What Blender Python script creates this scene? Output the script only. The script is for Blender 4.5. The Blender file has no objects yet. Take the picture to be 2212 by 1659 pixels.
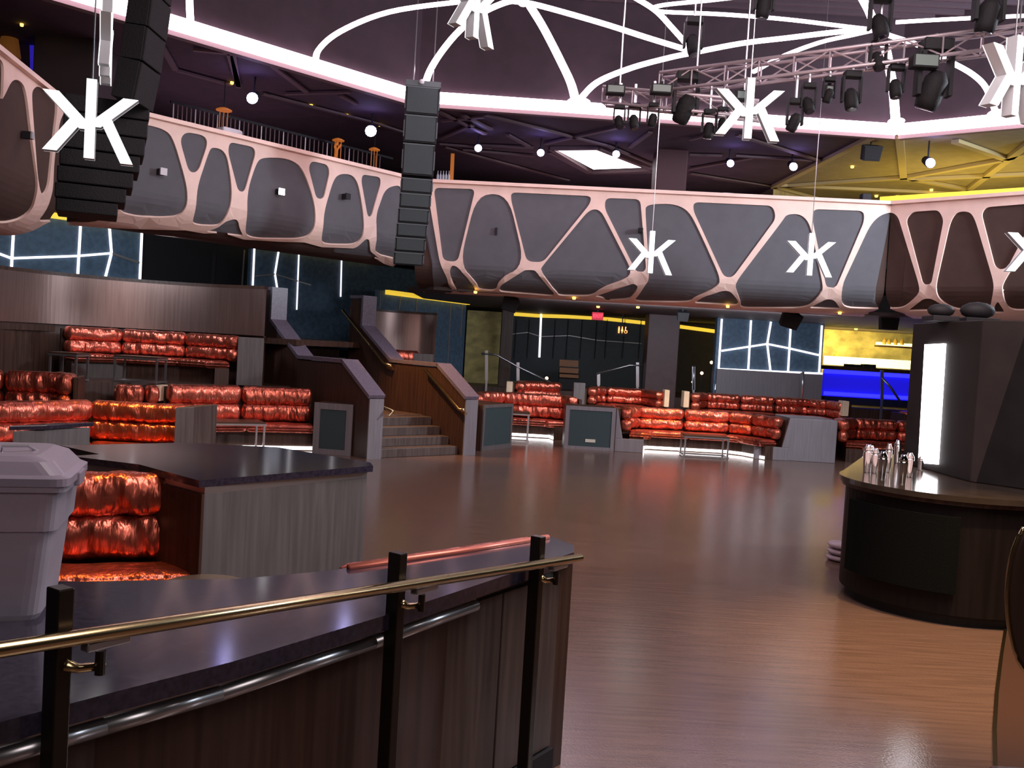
import bpy, math, random
from mathutils import Vector, Matrix, noise
from mathutils.geometry import delaunay_2d_cdt
random.seed(7)
S = bpy.context.scene
COL = S.collection
# ---------------------------------------------------------------- camera
F = 2050.0; CX = 1106.0; CY = 829.5; CH = 2.25
pitch = math.atan(82 / F); roll = 0.059
fw = Vector((0, math.cos(pitch), -math.sin(pitch)))
r0 = Vector((1, 0, 0)); u0 = Vector((0, math.sin(pitch), math.cos(pitch)))
rt = r0 * math.cos(roll) + u0 * math.sin(roll)
up = u0 * math.cos(roll) - r0 * math.sin(roll)
cam = bpy.data.cameras.new('camera'); camo = bpy.data.objects.new('camera', cam); COL.objects.link(camo)
cam.sensor_width = 36; cam.lens = F / 2212 * 36; cam.clip_end = 200; cam.clip_start = 0.05
camo.matrix_world = Matrix(((rt.x, up.x, -fw.x, 0), (rt.y, up.y, -fw.y, 0), (rt.z, up.z, -fw.z, CH), (0, 0, 0, 1)))
S.camera = camo
# ---------------------------------------------------------------- world, exposure
w = bpy.data.worlds.new('world'); S.world = w; w.use_nodes = True
w.node_tree.nodes['Background'].inputs[0].default_value = (.55, .38, .62, 1)
w.node_tree.nodes['Background'].inputs[1].default_value = 0.035
S.view_settings.view_transform = 'Standard'; S.view_settings.look = 'None'
S.view_settings.gamma = 1; S.view_settings.use_curve_mapping = False
S.view_settings.exposure = 0.0
# ---------------------------------------------------------------- lights of the hall and added fills
def area(name, loc, target, size, energy, color, sy=None, spread=180):
    l = bpy.data.lights.new(name, 'AREA'); l.energy = energy; l.color = color; l.size = size
    if sy: l.shape = 'RECTANGLE'; l.size_y = sy
    l.spread = math.radians(spread)
    o = bpy.data.objects.new(name, l); COL.objects.link(o); o.location = loc
    d = Vector(target) - Vector(loc); o.rotation_euler = d.to_track_quat('-Z', 'Y').to_euler(); return o
def spot(name, loc, target, energy, color, ang, blend=.3, r=.1):
    l = bpy.data.lights.new(name, 'SPOT'); l.energy = energy; l.color = color
    l.spot_size = math.radians(ang); l.spot_blend = blend; l.shadow_soft_size = r
    o = bpy.data.objects.new(name, l); COL.objects.link(o); o.location = loc
    d = Vector(target) - Vector(loc); o.rotation_euler = d.to_track_quat('-Z', 'Y').to_euler(); return o
def point(name, loc, energy, color, r=.05):
    l = bpy.data.lights.new(name, 'POINT'); l.energy = energy; l.color = color; l.shadow_soft_size = r
    o = bpy.data.objects.new(name, l); COL.objects.link(o); o.location = loc; return o
area('stage_wash', (12.6, 14.0, 6.6), (1.5, 20.5, 4.2), 1.6, 1150, (.80, .90, 1.0))
area('house_wash', (3.0, 6.0, 9.0), (1.0, 14.0, 0.0), 7.0, 1250, (1.0, .86, .86))
area('near_wash', (1.5, -2.5, 5.5), (-1.0, 6.0, 1.0), 3.0, 90, (1.0, .88, .86))
area('pink_fascia_wash', (3.0, 9.0, 3.2), (3.0, 20.5, 5.2), 5.0, 60, (1.0, .66, .60))
spot('amber_couch_light', (-6.0, 12.0, 7.0), (-5.4, 14.7, .7), 1700, (1.0, .58, .12), 34, .8)
spot('amber_near_couch_light', (-3.2, 6.6, 7.0), (-3.1, 7.3, .9), 850, (1.0, .50, .12), 24, .8)
spot('amber_centre_light', (4.2, 20.9, 3.3), (4.0, 22.8, .8), 520, (1.0, .55, .15), 80, .8)
spot('amber_stair_light', (-3.2, 18.9, 4.6), (-1.9, 19.7, 1.0), 800, (1.0, .5, .14), 60, .7)
spot('amber_floor_light', (4.2, 6.4, 6.8), (3.8, 7.2, 0), 2600, (1.0, .62, .2), 40, .9)
area('gold_balcony_light', (11.0, 24.0, 5.3), (11.0, 24.6, 7.4), 4.0, 120, (1.0, .74, .16))
area('gold_bar_light', (10.2, 29.6, 2.5), (10.2, 31.0, 3.0), 3.0, 120, (1.0, .78, .25), .6)
area('upper_level_fill', (3.0, 25.5, 5.0), (3.0, 25.5, 7.3), 7.0, 60, (.85, .58, .75), 3.0)  # added fill aimed up to lift the dark upper ceiling
area('upper_left_fill', (-6.5, 20.5, 5.0), (-6.0, 20.5, 7.3), 4.0, 30, (.85, .55, .75), 3.0)  # added fill for the left part of the upper ceiling
area('undercroft_fill', (4.0, 22.6, 3.25), (4.0, 27.0, 1.5), 7.0, 230, (.8, .88, 1.0), .8)  # added fill under the balcony to brighten the rear wall panels
area('upper_tier_fill', (-6.9, 17.6, 4.25), (-8.5, 21.0, 2.6), 1.0, 85, (.8, .9, 1.0))  # added fill hidden under the left balcony, for parapet and blue wall

# ---------------------------------------------------------------- pixel rays onto real planes
def ray(px, py):
    return (fw + rt * ((px - CX) / F) - up * ((py - CY) / F))
O = Vector((0, 0, CH))
def gz(px, py, z):
    d = ray(px, py); t = (z - CH) / d.z; return O + d * t
def gy(px, py, y):
    d = ray(px, py); return O + d * (y / d.y)
def gpl(px, py, P, u):
    d = ray(px, py); n = Vector((-u[1], u[0])); t = (P[0] * n.x + P[1] * n.y) / (d.x * n.x + d.y * n.y); return O + d * t

# ---------------------------------------------------------------- materials
def mat(name, col, rough=.5, metal=0, emit=0, ecol=None, bump=0, bscale=30, var=0, vscale=(4, 4, 4), spec=.5, coat=0, trans=0, alpha=1, aniso=None, col2=None, ior=1.45, bvec=None, bdist=.02):
    m = bpy.data.materials.new(name); m.use_nodes = True
    nt = m.node_tree; b = nt.nodes['Principled BSDF']; I = b.inputs
    I['Base Color'].default_value = (*col, 1); I['Roughness'].default_value = rough; I['Metallic'].default_value = metal
    I['Specular IOR Level'].default_value = spec; I['Coat Weight'].default_value = coat; I['IOR'].default_value = ior
    I['Transmission Weight'].default_value = trans; I['Alpha'].default_value = alpha
    if emit: I['Emission Color'].default_value = (*(ecol or col), 1); I['Emission Strength'].default_value = emit
    if var or bump:
        tc = nt.nodes.new('ShaderNodeTexCoord'); mp = nt.nodes.new('ShaderNodeMapping'); mp.inputs['Scale'].default_value = vscale
        nt.links.new(tc.outputs['Object'], mp.inputs[0])
    if var:
        n = nt.nodes.new('ShaderNodeTexNoise'); n.inputs['Scale'].default_value = 1; n.inputs['Detail'].default_value = 6
        nt.links.new(mp.outputs[0], n.inputs['Vector'])
        mx = nt.nodes.new('ShaderNodeValToRGB'); e = mx.color_ramp.elements
        e[0].position = .35; e[1].position = .65
        c2 = col2 or tuple(c * (1 + var) for c in col)
        e[0].color = (*[c * (1 - var) for c in col], 1); e[1].color = (*c2, 1)
        nt.links.new(n.outputs[0], mx.inputs[0]); nt.links.new(mx.outputs[0], I['Base Color'])
        if emit == 0:
            mr = nt.nodes.new('ShaderNodeMapRange'); mr.inputs[3].default_value = rough * .85; mr.inputs[4].default_value = min(1, rough * 1.2)
            nt.links.new(n.outputs[0], mr.inputs[0]); nt.links.new(mr.outputs[0], I['Roughness'])
    if bump:
        n2 = nt.nodes.new('ShaderNodeTexNoise'); n2.inputs['Scale'].default_value = bscale; n2.inputs['Detail'].default_value = 3
        nt.links.new(tc.outputs['Object'], n2.inputs['Vector'])
        if bvec:
            mp2 = nt.nodes.new('ShaderNodeMapping'); mp2.inputs['Scale'].default_value = bvec; nt.links.new(tc.outputs['Object'], mp2.inputs[0]); nt.links.new(mp2.outputs[0], n2.inputs['Vector'])
        bp = nt.nodes.new('ShaderNodeBump'); bp.inputs['Strength'].default_value = bump; bp.inputs['Distance'].default_value = bdist
        nt.links.new(n2.outputs[0], bp.inputs['Height']); nt.links.new(bp.outputs[0], I['Normal'])
    return m
WOOD = mat('walnut_laminate', (.085, .058, .050), .42, var=.28, vscale=(22, 22, 1.2))
WOODD = mat('dark_walnut', (.055, .026, .018), .4, var=.3, vscale=(22, 22, 1.2))
WOODG = mat('ash_grey_laminate', (.118, .100, .100), .45, var=.15, vscale=(26, 26, 1.4))
FLOORM = mat('polished_dance_floor', (.14, .082, .062), .17, var=.16, vscale=(1.6, 26, 1), bump=.05, bscale=60, spec=.6)
WOODL = mat('pale_grey_laminate', (.19, .165, .18), .45, var=.1, vscale=(26, 26, 1.4))
STONE = mat('black_polished_stone', (.028, .023, .038), .12, var=.3, vscale=(40, 40, 40), spec=.9)  # purple tint in the colour stands for the ceiling's reflection
STONEL = mat('grey_stone_cap', (.15, .12, .16), .3, var=.25, vscale=(40, 40, 40), spec=.6)
COPPER = mat('copper_vinyl', (.60, .14, .09), .3, metal=.85, bump=.75, bscale=1, bvec=(9, 9, 2.2), bdist=.05, var=.22, vscale=(5, 5, 5))
COPPERE = mat('copper_piping', (.80, .24, .17), .35, metal=.6)
PALEEND = mat('cream_end_panel', (.72, .52, .36), .5, var=.1)
TRIM = mat('copper_pink_trim', (.95, .67, .58), .5, var=.05, vscale=(3, 3, 3))
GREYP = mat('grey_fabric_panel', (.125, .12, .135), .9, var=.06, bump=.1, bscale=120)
SHADEP = mat('shaded_fabric_panel', (.07, .038, .03), .85, var=.1)  # panel cloth on unlit sides, the shade put into its colour
DARK = mat('matt_black', (.012, .011, .014), .7)
DOME = mat('dome_ceiling_maroon', (.042, .024, .033), .85, var=.15)
SLAT = mat('ceiling_slat', (.075, .045, .058), .7)
BLACKW = mat('black_wall', (.02, .016, .02), .8, var=.3)
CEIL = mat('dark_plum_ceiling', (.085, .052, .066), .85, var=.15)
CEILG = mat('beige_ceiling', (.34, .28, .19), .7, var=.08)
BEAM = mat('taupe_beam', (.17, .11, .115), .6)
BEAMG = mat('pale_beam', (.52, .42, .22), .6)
BLUEW = mat('slate_blue_wall_panel', (.075, .125, .19), .6, var=.2, vscale=(9, 9, 9))
DBLUEW = mat('dark_teal_wall_panel', (.014, .022, .028), .5, var=.2)
LINE = mat('white_glow_inlay', (.8, .8, .8), .5, emit=1.3, ecol=(1, .95, 1))  # bright metal inlay strips; their shine is put in as emission
LINED = mat('dim_metal_inlay', (.30, .28, .27), .35, metal=.4)
LED = mat('pink_white_led', (1, 1, 1), .5, emit=7.5, ecol=(1, .76, .90))
LEDD = mat('led_housing', (.16, .10, .12), .6)
KFACE = mat('white_lit_face', (.9, .92, .92), .4, emit=.95, ecol=(.95, 1, .99))
KBODY = mat('satin_white_metal', (.55, .55, .58), .35, metal=.2)
GOLD = mat('polished_brass', (.68, .52, .28), .22, metal=1.0)
BRASSD = mat('dark_bronze', (.05, .038, .03), .3, metal=.8)
STEEL = mat('brushed_steel', (.55, .54, .56), .3, metal=.9)
CHROME = mat('chrome', (.8, .8, .82), .08, metal=1)
TRUSS = mat('pinkish_aluminium', (.62, .50, .55), .4, metal=.5)
GRILLE = mat('teal_grille_cloth', (.035, .055, .06), .8, bump=.3, bscale=200)
FASCIA = mat('satin_bronze_laminate', (.26, .17, .15), .33, metal=.75, var=.1, vscale=(30, 30, 1))
AMBER = mat('amber_lamp', (1, .6, .1), .5, emit=5, ecol=(1, .62, .08))
ORANGE = mat('orange_lamp_glow', (.4, .12, .03), .5, emit=.28, ecol=(1, .28, .03))
BLUEL = mat('blue_white_lens', (.8, .8, 1), .3, emit=14, ecol=(.62, .60, 1))
GOLDW = mat('gold_leaf_wall', (.55, .46, .18), .5, metal=.3, var=.35, vscale=(2, 2, 3))
GOLDL = mat('gold_cove_glow', (1, .8, .1), .5, emit=.8, ecol=(.95, .62, .05))
BARGLOW = mat('bar_backlight', (1, .9, .5), .5, emit=1.9, ecol=(1, .86, .38))
BLUEBAR = mat('blue_backlit_bar_front', (.02, .02, .6), .4, emit=.9, ecol=(.012, .008, .62))
BLUEBRIGHT = mat('blue_led_strip', (.05, .05, 1), .4, emit=2.6, ecol=(.02, .02, 1))
WHITEL = mat('white_light_panel', (1, 1, 1), .5, emit=6.5, ecol=(1, .97, 1))
FLOORL = mat('white_toe_light', (1, 1, 1), .5, emit=3.0, ecol=(1, .97, .98))
REDS = mat('red_exit_letters', (1, .05, .1), .5, emit=2.0, ecol=(1, .05, .09))
REDD = mat('red_exit_face', (.5, .03, .06), .5, emit=.35, ecol=(.9, .02, .06))
WCS = mat('orange_sign_light', (1, .4, .15), .5, emit=2.4, ecol=(1, .36, .10))
PAPER = mat('white_cloth', (.75, .72, .76), .7)
TUB = mat('frosted_plastic', (.52, .48, .58), .38, trans=.35, var=.06, vscale=(2, 2, 9), bump=.1, bscale=12, alpha=.93)
TUBL = mat('frosted_plastic_lid', (.50, .42, .52), .3, trans=.35, alpha=.9)
LEATHER = mat('dark_brown_leather', (.06, .03, .02), .38)
EDGE = mat('brown_floor_border', (.07, .035, .025), .3)
LABELM = mat('pale_paper_label', (.6, .55, .45), .6)
YELLOWM = mat('yellow_plastic', (.9, .6, .05), .5)

# ---------------------------------------------------------------- geometry helpers
def prop(o, label=None, cat=None, group=None, kind=None):
    if label: o['label'] = label
    if cat: o['category'] = cat
    if group: o['group'] = group
    if kind: o['kind'] = kind
    return o
def thing(name, label, cat, loc=(0, 0, 0), group=None):
    o = bpy.data.objects.new(name, None); o.empty_display_size = .1; COL.objects.link(o); o.location = loc
    o['_l'] = 0; del o['_l']
    return prop(o, label, cat, group)
def wloc(o):
    v = Vector((0, 0, 0))
    while o: v += o.location; o = o.parent
    return v
class G:
    def __init__(s): s.v = []; s.f = []
    def add(s, vs, fs):
        n = len(s.v); s.v += [Vector(v) for v in vs]; s.f += [tuple(i + n for i in f) for f in fs]; return s
    def hexa(s, p):      # 8 corners: bottom 0-3 ccw, top 4-7
        return s.add(p, [(3, 2, 1, 0), (4, 5, 6, 7), (0, 1, 5, 4), (1, 2, 6, 5), (2, 3, 7, 6), (3, 0, 4, 7)])
    def box(s, c, d, rz=0, M=None):
        ca, sa = math.cos(rz), math.sin(rz); p = []
        for z in (-1, 1):
            for x, y in ((-1, -1), (1, -1), (1, 1), (-1, 1)):
                a, b = x * d[0] / 2, y * d[1] / 2
                p.append(Vector((c[0] + a * ca - b * sa, c[1] + a * sa + b * ca, c[2] + z * d[2] / 2)))
        return s.hexa(p)
    def bar(s, a, b, wd, ht, upv=(0, 0, 1)):    # rectangular bar from a to b
        a, b = Vector(a), Vector(b); d = (b - a).normalized(); u = Vector(upv)
        if abs(d.dot(u)) > .98: u = Vector((0, 1, 0))
        x = d.cross(u).normalized(); y = x.cross(d).normalized(); x *= wd / 2; y *= ht / 2
        return s.hexa([a - x - y, a + x - y, b + x - y, b - x - y, a - x + y, a + x + y, b + x + y, b - x + y])
    def prism(s, pts, z0, z1):
        n = len(pts)
        ar = sum(pts[i][0] * pts[(i + 1) % n][1] - pts[(i + 1) % n][0] * pts[i][1] for i in range(n))
        if ar < 0: pts = pts[::-1]
        vs = [(p[0], p[1], z0) for p in pts] + [(p[0], p[1], z1) for p in pts]
        return s.add(vs, [tuple(range(n))[::-1], tuple(range(n, 2 * n))] + [(i, (i + 1) % n, n + (i + 1) % n, n + i) for i in range(n)])
    def slab(s, pts, off):      # planar polygon (3D) thickened by vector off
        n = len(pts); pts = [Vector(p) for p in pts]; off = Vector(off)
        return s.add(pts + [p + off for p in pts], [tuple(range(n))[::-1], tuple(range(n, 2 * n))] + [(i, (i + 1) % n, n + (i + 1) % n, n + i) for i in range(n)])
    def tube(s, path, r, n=8, r2=None, flat=1, cap=True):
        path = [Vector(p) for p in path]; m = len(path); vs = []
        rs = r if isinstance(r, (list, tuple)) else [r] * m
        for i, p in enumerate(path):
            d = (path[min(i + 1, m - 1)] - path[max(i - 1, 0)]).normalized()
            u = Vector((0, 0, 1)) if abs(d.z) < .9 else Vector((0, 1, 0))
            x = d.cross(u).normalized(); y = x.cross(d).normalized()
            for k in range(n):
                a = 2 * math.pi * k / n; vs.append(p + x * math.cos(a) * rs[i] + y * math.sin(a) * rs[i] * flat)
        fs = [(i * n + k, i * n + (k + 1) % n, (i + 1) * n + (k + 1) % n, (i + 1) * n + k) for i in range(m - 1) for k in range(n)]
        if cap: fs += [tuple(range(n))[::-1], tuple(range((m - 1) * n, m * n))]
        return s.add(vs, fs)
    def cyl(s, a, b, r, n=12, rb=None): return s.tube([a, b], [r, r if rb is None else rb], n)
    def lathe(s, c, prof, n=20):
        c = Vector(c); vs = []
        for r, z in prof:
            for k in range(n):
                a = 2 * math.pi * k / n; vs.append(c + Vector((r * math.cos(a), r * math.sin(a), z)))
        m = len(prof)
        fs = [(i * n + k, i * n + (k + 1) % n, (i + 1) * n + (k + 1) % n, (i + 1) * n + k) for i in range(m - 1) for k in range(n)]
        fs += [tuple(range(n))[::-1], tuple(range((m - 1) * n, m * n))]
        return s.add(vs, fs)
    def ball(s, c, r, n=10, sc=(1, 1, 1)):
        c = Vector(c); vs = [c + Vector((0, 0, -r * sc[2]))]; m = n // 2
        for i in range(1, m):
            t = -math.pi / 2 + math.pi * i / m
            for k in range(n):
                a = 2 * math.pi * k / n; vs.append(c + Vector((r * sc[0] * math.cos(t) * math.cos(a), r * sc[1] * math.cos(t) * math.sin(a), r * sc[2] * math.sin(t))))
        vs.append(c + Vector((0, 0, r * sc[2]))); L = len(vs) - 1
        fs = [(0, 1 + (k + 1) % n, 1 + k) for k in range(n)]
        fs += [(1 + i * n + k, 1 + i * n + (k + 1) % n, 1 + (i + 1) * n + (k + 1) % n, 1 + (i + 1) * n + k) for i in range(m - 2) for k in range(n)]
        fs += [(L, 1 + (m - 2) * n + k, 1 + (m - 2) * n + (k + 1) % n) for k in range(n)]
        return s.add(vs, fs)
    def obj(s, name, m, parent=None, label=None, cat=None, group=None, kind=None, bevel=0, smooth=False, solid=0):
        me = bpy.data.meshes.new(name)
        org = wloc(parent) if parent else None
        if org is None:
            xs = [v.x for v in s.v]; ys = [v.y for v in s.v]; zs = [v.z for v in s.v]
            org = Vector(((min(xs) + max(xs)) / 2, (min(ys) + max(ys)) / 2, min(zs)))
            if kind == 'structure': org = Vector((0, 0, 0))
        me.from_pydata([v - org for v in s.v], [], s.f); me.materials.append(m)
        if smooth: me.polygons.foreach_set('use_smooth', [True] * len(me.polygons))
        me.update()
        o = bpy.data.objects.new(name, me); COL.objects.link(o)
        if parent: o.parent = parent
        else: o.location = org
        if bevel:
            b = o.modifiers.new('bevel', 'BEVEL'); b.width = bevel; b.segments = 2; b.limit_method = 'ANGLE'
        if solid:
            b = o.modifiers.new('solid', 'SOLIDIFY'); b.thickness = solid; b.offset = 1
        return prop(o, label, cat, group, kind)
def struct(name, g, m, **k): return g.obj(name, m, kind='structure', **k)
def crom(pts, k=6):
    pts = [Vector(p) for p in pts]
    if len(pts) < 3: return pts
    out = []
    P = [pts[0] * 2 - pts[1]] + pts + [pts[-1] * 2 - pts[-2]]
    for i in range(1, len(P) - 2):
        for j in range(k):
            t = j / k; a, b, c, d = P[i - 1], P[i], P[i + 1], P[i + 2]
            out.append(.5 * ((2 * b) + (c - a) * t + (2 * a - 5 * b + 4 * c - d) * t * t + (3 * b - a - 3 * c + d) * t ** 3))
    return out + [pts[-1]]
def V2(x, y=None): return Vector((x, y)) if y is not None else Vector((x[0], x[1]))
def offs(path, d):       # offset a plan polyline to its left by d
    P = [V2(p) for p in path]; out = []
    for i, p in enumerate(P):
        dirs = []
        if i > 0: dirs.append((p - P[i - 1]).normalized())
        if i < len(P) - 1: dirs.append((P[i + 1] - p).normalized())
        ns = [V2(-q.y, q.x) for q in dirs]; n = sum(ns, V2(0, 0)).normalized()
        out.append(p + n * (d / max(.4, n.dot(ns[0]))))
    return out
def fillet(pts, r, k=5):
    out = []; n = len(pts); P = [V2(p) for p in pts]
    for i in range(n):
        a, b, c = P[i - 1], P[i], P[(i + 1) % n]
        ra = min(r, .45 * (a - b).length); rc = min(r, .45 * (c - b).length)
        p0 = b + (a - b).normalized() * ra; p2 = b + (c - b).normalized() * rc
        for j in range(k + 1):
            t = j / k; out.append(p0 * (1 - t) ** 2 + b * 2 * t * (1 - t) + p2 * t * t)
    return out
def inpoly(p, poly):
    c = False; n = len(poly); x, y = p; j = n - 1
    for i in range(n):
        a, b = poly[i], poly[j]
        if (a[1] > y) != (b[1] > y) and x < (b[0] - a[0]) * (y - a[1]) / (b[1] - a[1]) + a[0]: c = not c
        j = i
    return c
# ================================================================ STRUCTURE
ZS = 7.3           # upper soffit
# dance floor and tiers
def floor_poly(pts): return [V2(p) for p in pts]
g = G().prism([(-13, -4), (17, -4), (17, 36), (-13, 36)], -.2, 0); FL = struct('floor', g, FLOORM)
# camera-side ramp floor
# raised tiers
midtier = [(-13, 16.0), (-9.5, 15.6), (-6.9, 17.95), (-4.3, 19.8), (-4.55, 20.6), (-5.2, 20.4), (-8.2, 21.2), (-13, 21)]
struct('trim_1', G().prism(midtier, 0, 1.15), WOODD)
# back tier floors
struct('trim_2', G().prism([(-.6, 25.3), (15, 25.3), (15, 28.4), (-.6, 28.4)], 0, .35), WOODD)
struct('trim_3', G().prism([(-4, 28.4), (15, 28.4), (15, 35), (-4, 35)], 0, 1.0), WOODD)
# outer walls
struct('wall_back', G().box((5, 34.6, 3.8), (34, .3, 7.6)), BLACKW)
struct('wall_right', G().box((17, 16, 4.8), (.3, 40, 9.6)), BLACKW)
struct('wall_left', G().box((-13, 12, 4.8), (.3, 34, 9.6)), BLACKW)
struct('wall_front', G().box((2, -4, 4.8), (30, .3, 9.6)), BLACKW)

# ---- octagon rim at ZS
rimpx = [(128, -21), (360, 50), (903, 212), (1938, 283)]
R = [gz(*p, ZS) for p in rimpx]
R2 = gz(2212, 257, ZS)
d = (R2 - R[3]).normalized(); R4 = R[3] + d * 9.0
A0 = R[2]; A1 = R[3]
dl = (R[0] - R[2]).normalized(); L0 = R[2] + dl * 9.6
rimpts = [L0, R[2], R[3], R4]
sx = [V2(L0) + V2(0, -8), V2(L0), V2(R[2]), V2(R[3]), V2(R4), V2(R4) + V2(0, -8)]
# soffit around the opening: quads outward
def outw(p, k): 
    c = V2(3.2, 8.0); q = V2(p); return q + (q - c).normalized() * k
corner_px = (1671, 404)
YC = gz(1671, 404, ZS); YK = gz(1885, 290, ZS)
g = G()
g.prism([sx[1], sx[2], outw(sx[2], 18), outw(sx[1], 14)], ZS, ZS + .12)
g.prism([sx[0], sx[1], outw(sx[1], 14), (-14, -4)], ZS, ZS + .12)
ybk = V2(YC) + (V2(YC) - V2(YK)).normalized() * 6
g.prism([sx[2], V2(YK), ybk, outw(sx[2], 18)], ZS, ZS + .12)
struct('ceiling', g, CEIL)
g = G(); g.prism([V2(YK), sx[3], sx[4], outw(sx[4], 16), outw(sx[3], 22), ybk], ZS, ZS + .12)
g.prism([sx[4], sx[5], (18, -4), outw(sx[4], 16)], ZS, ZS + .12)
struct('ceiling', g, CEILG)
# upper dome ceiling with a drum and shallow slats
g = G(); g.box((3, 9, 9.7), (32, 27, .1)); struct('ceiling', g, DOME)
g = G()
for i in range(len(sx) - 1):
    a, b = sx[i], sx[i + 1]; a2, b2 = outw(a, .25), outw(b, .25)
    g.prism([a, b, b2, a2], ZS + .02, 9.65)
struct('trim_4', g, DOME)
sl = thing('slatted_ceiling', 'rows of thin dark slats across the raised ceiling above the light web', 'ceiling slats', (3, 9, 9.6))
y = 1.0; k = 0
while y < 20.3:
    G().box((3, y, 9.59), (24, .06, .11)).obj('slat', SLAT, sl); y += .36; k += 1

# ---- beams under the upper soffit (traced onto the soffit plane)
bm = thing('soffit_beams', 'taupe crossing beams under the dark upper-level ceiling', 'beams', (3, 24, ZS))
B1 = [(1000,249,1061,280),(1048,248,1316,316),(1316,316,1418,360),(1096,291,1142,316),(1177,311,1347,273),(1033,314,1152,319),(1000,324,1152,337),(960,318,1228,390),(1187,329,1273,375),(1273,375,1415,372),(1360,319,1405,286),
(1490,302,1540,290),(1490,335,1560,337),(1592,292,1780,350),(1589,337,1753,347),(1540,385,1668,404),(1490,365,1625,341),(1490,375,1671,404),
(588,142,662,199),(503,115,515,189),(615,203,757,199),(567,203,800,263),(735,206,770,225),(952,300,1021,270),(950,312,1062,320),(418,108,490,115),(496,118,516,186),(381,152,500,184),(945,240,1048,290),(955,262,1045,253),(350,100,380,152),(800,263,868,285)]
for q in B1:
    G().bar(gz(q[0], q[1], ZS - .05), gz(q[2], q[3], ZS - .05), .11, .04).obj('beam', BEAM, bm)
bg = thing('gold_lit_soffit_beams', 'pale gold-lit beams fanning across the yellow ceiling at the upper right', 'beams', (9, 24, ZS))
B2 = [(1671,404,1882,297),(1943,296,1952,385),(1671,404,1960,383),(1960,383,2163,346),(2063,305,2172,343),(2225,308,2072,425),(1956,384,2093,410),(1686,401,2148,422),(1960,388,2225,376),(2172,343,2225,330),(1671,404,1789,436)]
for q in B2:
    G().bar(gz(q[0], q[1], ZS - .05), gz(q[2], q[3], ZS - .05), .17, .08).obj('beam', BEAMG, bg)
# gold cove strip at the back of the yellow area and pale timber wall
cv = G().bar(gz(1905, 441, 6.3), gz(2240, 421, 6.3), .3, .32); cv.obj('gold_cove_strip', GOLDL, label='bright yellow cove strip just above the right balcony rail', cat='light strip')
w1 = gz(1671, 404, ZS - .02); w2 = gz(1800, 438, ZS - .02)
struct('wall_upper', G().slab([(w1.x, w1.y, 4.8), (w2.x, w2.y, 4.8), (w2.x, w2.y, ZS), (w1.x, w1.y, ZS)], (.1, .05, 0)), mat('gold_striped_wall', (.42, .33, .16), .6, var=.25, vscale=(6, 6, 1)))
# upper level floor slab and dark back wall
g = G(); g.prism([outw(sx[2], 1.3), outw(sx[3], 1.3), outw(sx[3], 14), outw(sx[2], 14)], 4.5, 4.65)
g.prism([V2(-8.6, 17.0), outw(sx[2], 1.4), outw(sx[2], 14), V2(-12.8, 24)], 4.66, 4.75)
g.prism([outw(sx[3], 1.3), V2(15.9, 15.0), V2(16.8, 22), outw(sx[3], 10)], 4.5, 4.65)
struct('floor_upper', g, BLACKW)
# lower soffit under the balcony
g = G(); g.prism([V2(-1.9, 21.6), V2(8.2, 21.5), V2(8.8, 21.2), V2(16.8, 15), V2(16.8, 34.5), V2(-2.6, 34.5), V2(-2.6, 22.4)], 3.42, 3.5)
struct('ceiling', g, mat('under_balcony_ceiling', (.07, .05, .05), .6, var=.2))
# skylight like light panel in the upper soffit
q = [(1205, 325), (1290, 325), (1392, 362), (1282, 366)]
lp = thing('ceiling_light_panel', 'white slanted light panel set in the dark upper ceiling', 'light panel', gz(1300, 345, ZS))
G().slab([gz(a, b, ZS - .06) for a, b in q], (0, 0, .03)).obj('diffuser', WHITEL, lp)
q2 = [(1190, 321), (1292, 320), (1412, 367), (1276, 373)]
fr = G()
for i in range(4):
    fr.bar(gz(*q2[i], ZS - .05), gz(*q2[(i + 1) % 4], ZS - .05), .14, .08)
fr.obj('frame', BEAM, lp)

# ---- octagonal light rim and web of light tubes
lr = thing('ceiling_light_web', 'pink-white glowing octagonal rim with branching light tubes overhead', 'ceiling light', (3, 12, ZS))
def strip(a, b, wd=.2, ht=.17, nm='rim_light'):
    G().bar(a, b, wd, ht).obj(nm, LED, lr)
for a, b in zip(rimpts[:-1], rimpts[1:]):
    strip(Vector((a.x, a.y, ZS + .03)), Vector((b.x, b.y, ZS + .03)), .2, .2)
    dd = (b - a).normalized(); nn = Vector((-dd.y, dd.x, 0)) * .17
    G().bar(a + nn - Vector((0, 0, .0)), b + nn - Vector((0, 0, .0)), .16, .30).obj('rim_housing', BEAM, lr)
WEB = [([(409, -30), (410, 20), (413, 66)], 8), ([(682, 140), (688, 108), (735, 68), (840, 26), (1000, 3), (1030, 0)], 7),
 ([(913, 205), (930, 150), (975, 85), (1030, 35), (1090, 6), (1120, 4), (1142, 10)], 8),
 ([(1142, 8), (1175, 62), (1210, 130), (1235, 185), (1247, 238)], 10),
 ([(1120, 4), (1165, 12), (1300, 50), (1400, 82), (1492, 110)], 8),
 ([(1252, 215), (1290, 178), (1360, 148), (1440, 126), (1492, 115), (1600, 94), (1700, 82), (1800, 70), (1880, 64)], 8),
 ([(1360, -12), (1415, 22), (1450, 58), (1494, 108)], 7), ([(1412, 22), (1440, 26), (1560, 31), (1700, 42), (1850, 60), (1885, 62)], 6),
 ([(1405, 18), (1440, 10), (1540, 0), (1640, -12)], 6), ([(1628, 155), (1690, 122), (1770, 92), (1840, 76), (1885, 66)], 6),
 ([(1858, -12), (1880, 30), (1890, 64)], 10), ([(1935, 48), (2060, 41), (2240, 33)], 6),
 ([(1895, 68), (1925, 78), (1990, 100), (2050, 132), (2100, 160), (2130, 190), (2150, 240), (2156, 262)], 7),
 ([(1898, 66), (1912, 100), (1922, 150), (1930, 200), (1936, 283)], 10)]
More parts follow.
